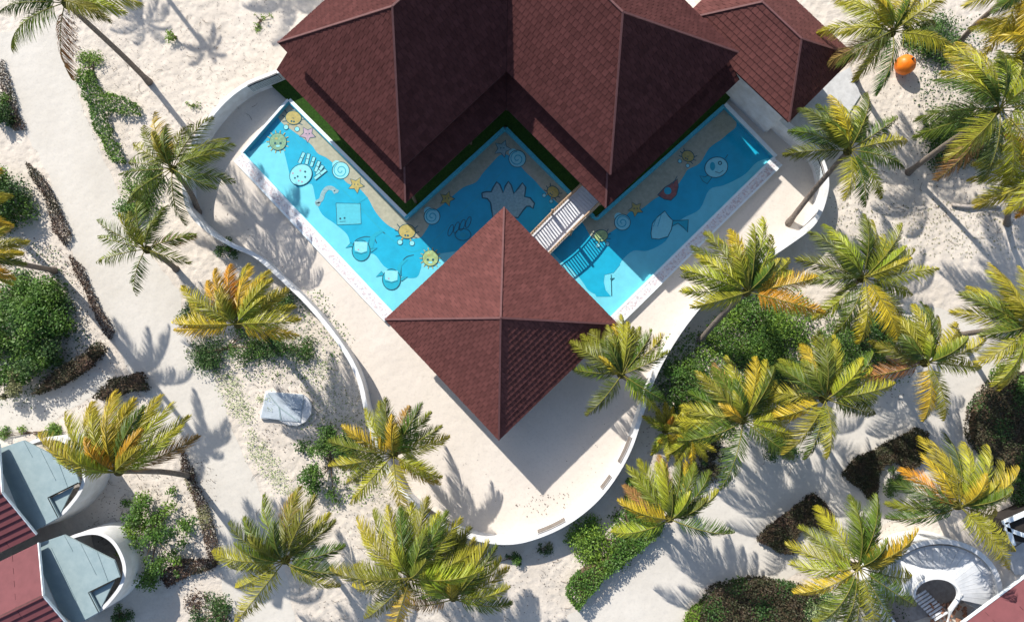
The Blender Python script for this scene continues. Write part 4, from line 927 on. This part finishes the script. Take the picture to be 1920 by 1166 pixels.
shrub('shrub','shrub', 1752,80,60,44,1.4,280,['leaf_d','leaf_g'],'dark green bush above right of the orange ball', .15, BR)
shrub('shrub','shrub', 1900,708,40,46,1.6,330,['leaf_g','leaf_y'],'bright green bush at the right edge above the bronze hedge', .15, BR)
shrub('shrub','shrub', 1888,905,42,44,1.2,340,['leaf_d','leaf_g'],'dark green bush at the right edge below the bronze hedge', .15, BR)
shrub('shrub','shrub', 1130,1008,74,44,1.2,330,['leaf_y','leaf_g'],'lime green shrub between the curved wall and the long hedge', .15, BR)
shrub('shrub','shrub', 1325,872,34,36,1.0,300,['leaf_b','leaf_d'],'dark bronze bush left of the sunlit path', .14, BR)
shrub('shrub','shrub', 1672,902,26,28,.7,420,['leaf_g','leaf_o'],'small round green plant in the bite of the upper heart hedge', .10, BR)
shrub('shrub','shrub', 1512,1122,48,34,1.2,340,['leaf_w','leaf_g'],'pale flecked bush at the bottom edge beside the bronze hedge', .12, BR)
shrub('shrub','shrub', 1450,840,48,34,.9,240,['leaf_d','leaf_g'],'low green bush under the low spreading palm', .13, BR)
shrub('shrub','shrub', 956,1045,38,18,.5,190,['leaf_d','leaf_g'],'flat green weeds below the bottom of the curved wall', .12, BR)
shrub('shrub','shrub', 1012,1030,22,18,.4,160,['leaf_d','leaf_o'],'tiny weeds right of the flat weeds below the wall', .11, BR)
shrub('shrub','shrub', 410,1146,58,36,.8,280,['leaf_d','leaf_r'],'brown and green undergrowth at the bottom left edge', .13, BR)
shrub('shrub','shrub', 330,72,16,26,.6,90,['leaf_y','leaf_g'],'tiny lime sprig in the sand near the top left', .14, BR)
shrub('shrub','shrub', 488,40,24,18,.5,70,['leaf_y','leaf_o'],'thin pale sprig in the sand near the top edge', .12, BR)
shrub('shrub','shrub', 362,200,14,10,.4,110,['leaf_y','leaf_g'],'tiny lime sprig beside the palm left of the pool', .12, BR)
shrub('shrub','shrub', 176,128,34,28,.6,210,['leaf_y','leaf_g'],'loose lime shrub at the top end of the left hedge', .13, BR)
shrub('shrub','shrub', 860,1020,52,22,.7,170,['leaf_y','leaf_g'],'low lime weeds between the wall and the bushy palms', .13, BR)
shrub('shrub','shrub', 60,812,60,16,.6,330,['leaf_y','leaf_g'],'low lime plants behind the upper metal annex roof', .12, BR)
shrub('shrub','shrub', 226,1150,26,16,.5,300,['leaf_g','leaf_d'],'grass green plants in front of the lower metal annex', .12, BR)
HG = 'clipped hedges'
hedge('hedge','hedge',[(144,136),(164,128),(176,150),(190,178),(222,178),(254,192),(262,208),(240,214),(206,202),(194,212),(210,262),(228,300),(212,304),(190,270),(172,230),(156,180)],.5,300,['leaf_g','leaf_y'],'green hedge with a side spur along the right of the upper left path',.13,HG,core=False,amp=.2)
hedge('hedge','hedge',[(1062,1112),(1082,1078),(1118,1066),(1188,1010),(1176,960),(1180,900),(1214,900),(1226,960),(1246,968),(1238,1000),(1190,1040),(1130,1086),(1084,1144)],.9,520,['leaf_g','leaf_g'],'long bright green hedge running diagonally down to the path at lower centre',.12,HG)
hedge('hedge','hedge',[(1585,888),(1602,864),(1722,804),(1738,812),(1741,836),(1726,872),(1706,884),(1697,872),(1680,866),(1660,872),(1648,888),(1646,912),(1642,932),(1632,934),(1618,914),(1592,900)],.5,950,['leaf_b','leaf_b'],'upper dark heart-shaped hedge with a round bite',.10,HG)
hedge('hedge','hedge',[(1424,1014),(1440,992),(1528,928),(1542,936),(1562,968),(1560,990),(1546,994),(1530,986),(1510,988),(1494,1002),(1488,1024),(1490,1038),(1462,1034)],.5,950,['leaf_b','leaf_r'],'lower dark heart-shaped hedge with a round bite',.10,HG)
hedge('hedge','hedge',[(1826,800),(1838,752),(1870,722),(1905,700),(1960,700),(1960,880),(1900,884),(1862,862),(1836,832)],1.2,420,['leaf_b','leaf_d'],'big bronze hedge at the right edge',.12,HG)
hedge('hedge','hedge',[(1318,1140),(1344,1104),(1400,1088),(1470,1094),(1530,1110),(1530,1200),(1310,1200)],1.1,420,['leaf_b','leaf_d'],'big bronze hedge at the bottom edge',.12,HG)
hedge('hedge','hedge',[(1290,1150),(1322,1130),(1340,1200),(1280,1200)],.6,380,['leaf_y','leaf_g'],'lime green end piece left of the bottom bronze hedge',.12,HG)
hedge('hedge','hedge',[(95,700),(150,668),(180,640),(192,656),(160,690),(110,722),(60,740)],.8,340,['leaf_b','leaf_r'],'dark bronze fringe below the large left shrub',.12,HG)
hedge('hedge','hedge',[(175,745),(205,712),(262,700),(275,730),(240,730),(200,750)],.7,300,['leaf_b','leaf_r'],'bronze hedge corner above the windswept golden palm',.12,HG)
shrub('shrub','shrub', 1570,640,52,50,.8,230,['leaf_g','leaf_d'],'green shrub beneath the overlap of the upper grove palms', .13, BR)
shrub('shrub','shrub', 1345,745,56,48,.8,210,['leaf_g','leaf_y'],'green shrub left of the low spreading palm', .13, BR)
LG = 'dry edging hedges'
hedge('dry_hedge','hedge',[(2,110),(14,150),(30,205),(42,240),(26,244),(8,190),(-6,130)],.3,620,['leaf_r','leaf_b'],'thin dry hedge along the path at the upper left edge',.08,LG,core=False)
hedge('dry_hedge','hedge',[(50,306),(76,330),(104,380),(128,440),(118,458),(100,430),(84,372),(58,330)],.35,620,['leaf_r','leaf_b'],'dry brown hedge left of the path beside the leafy shrub',.09,LG,core=False)
hedge('dry_hedge','hedge',[(130,478),(150,500),(176,560),(210,622),(204,634),(180,596),(156,540),(136,505)],.3,620,['leaf_r','leaf_r'],'reddish dry hedge beside the palm trunk shadow',.09,LG,core=False)
hedge('dry_hedge','hedge',[(338,846),(356,880),(388,960),(412,1040),(400,1062),(380,1000),(362,930),(340,880)],.4,620,['leaf_r','leaf_o'],'dry hedge along the path right of the open leafy shrub',.09,LG,core=False)
hedge('dry_hedge','hedge',[(300,1075),(340,1050),(400,1050),(404,1062),(350,1080),(312,1100)],.4,620,['leaf_r','leaf_b'],'dry brown fringe below the open leafy shrub',.10,LG,core=False)
# pale ground cover and leaf litter nobody could count
litter([(395,690),(440,705),(478,780),(470,800),(430,770)], 620, 'leaf_w', .09, .12, 'ground_cover')
litter([(462,800),(500,830),(540,900),(560,930),(520,920),(470,860)], 620, 'leaf_w', .09, .12, 'ground_cover')
litter([(560,620),(640,700),(670,790),(600,800),(560,720),(540,660)], 520, 'leaf_w', .08, .1, 'ground_cover')
litter([(590,690),(680,740),(690,830),(640,860),(590,820)], 420, 'leaf_o', .08, .05)
litter([(480,700),(600,690),(640,820),(560,860),(470,850)], 260, 'leaf_r', .08, .03)
litter([(700,900),(760,930),(830,1010),(760,1030),(690,1000)], 420, 'leaf_o', .07, .03)
litter([(120,12),(140,20),(150,110),(130,110)], 240, 'leaf_r', .08, .03)
litter([(135,160),(260,180),(240,320),(190,290)], 200, 'leaf_r', .06, .03)
litter([(160,0),(560,0),(500,130),(340,260),(180,140)], 900, 'leaf_r', .055, .02)
litter([(20,440),(130,470),(180,620),(120,640),(60,520)], 700, 'leaf_r', .08, .04)
litter([(150,640),(220,640),(280,740),(200,770),(60,800),(20,770)], 260, 'leaf_r', .07, .03)
litter([(200,900),(400,860),(420,1080),(330,1110),(160,1000)], 800, 'leaf_r', .07, .03)
litter([(560,930),(900,1020),(1060,1040),(1060,1166),(560,1166)], 900, 'leaf_r', .06, .03)
litter([(1600,60),(1920,60),(1920,420),(1560,420)], 1500, 'leaf_r', .07, .03)
litter([(1560,380),(1920,380),(1900,480),(1560,480)], 700, 'leaf_o', .09, .03)
litter([(1220,640),(1640,560),(1700,760),(1500,780),(1300,900),(1200,860)], 1800, 'leaf_r', .07, .03)
litter([(1440,1040),(1560,1000),(1700,880),(1720,960),(1560,1100)], 300, 'leaf_r', .05, .02)
litter([(700,760),(900,960),(1120,900),(1180,760),(1000,900),(800,800)], 60, 'leaf_r', .05, .02)
litter([(400,400),(560,560),(690,760),(700,700),(540,500),(430,360)], 70, 'leaf_r', .06, .02)
litter([(1560,1100),(1700,1100),(1700,1200),(1560,1200)], 500, 'leaf_d', .10, .1, 'ground_cover')
litter([(985,925),(1060,920),(1075,940),(1000,965),(960,950)], 60, 'leaf_r', .07, .03)
litter([(1230,640),(1520,570),(1700,600),(1690,720),(1500,760),(1340,830),(1230,800)], 4200, 'leaf_g', .13, .25, 'ground_cover')
litter([(1230,640),(1500,600),(1480,700),(1300,800)], 1800, 'leaf_y', .12, .3, 'ground_cover')
litter([(360,600),(600,540),(660,640),(600,720),(420,710)], 1200, 'leaf_g', .11, .2, 'ground_cover')
litter([(1720,40),(1920,40),(1920,300),(1760,320),(1720,200)], 2200, 'leaf_d', .13, .3, 'ground_cover')
litter([(570,790),(700,780),(720,930),(620,960)], 700, 'leaf_y', .11, .2, 'ground_cover')
litter([(0,440),(110,470),(170,640),(60,760),(0,760)], 1500, 'leaf_d', .12, .2, 'ground_cover')
# bare twigs
q = MB()
for k in range(260):
    x, y = random.choice([(random.uniform(160,540), random.uniform(0,240)), (random.uniform(480,700), random.uniform(690,1100)), (random.uniform(1220,1500), random.uniform(640,900)), (random.uniform(1620,1900), random.uniform(300,460)), (random.uniform(180,400), random.uniform(880,1080)), (random.uniform(560,1060), random.uniform(1020,1166))])
    c = P(x, y, .03); a = random.uniform(0,6.28); l_ = random.uniform(.15,.7)
    q.tube([c, c+Vector((math.cos(a)*l_*.5,math.sin(a)*l_*.5,.03)), c+Vector((math.cos(a+.3)*l_,math.sin(a+.3)*l_,.01))], [.012,.01,.005], 3)
tag(q.build('twigs', 'stem', origin=P(600,900)), kind='stuff')
print('objects', len(bpy.data.objects), 'tris', sum(sum(len(p.vertices)-2 for p in me.polygons) for me in bpy.data.meshes))
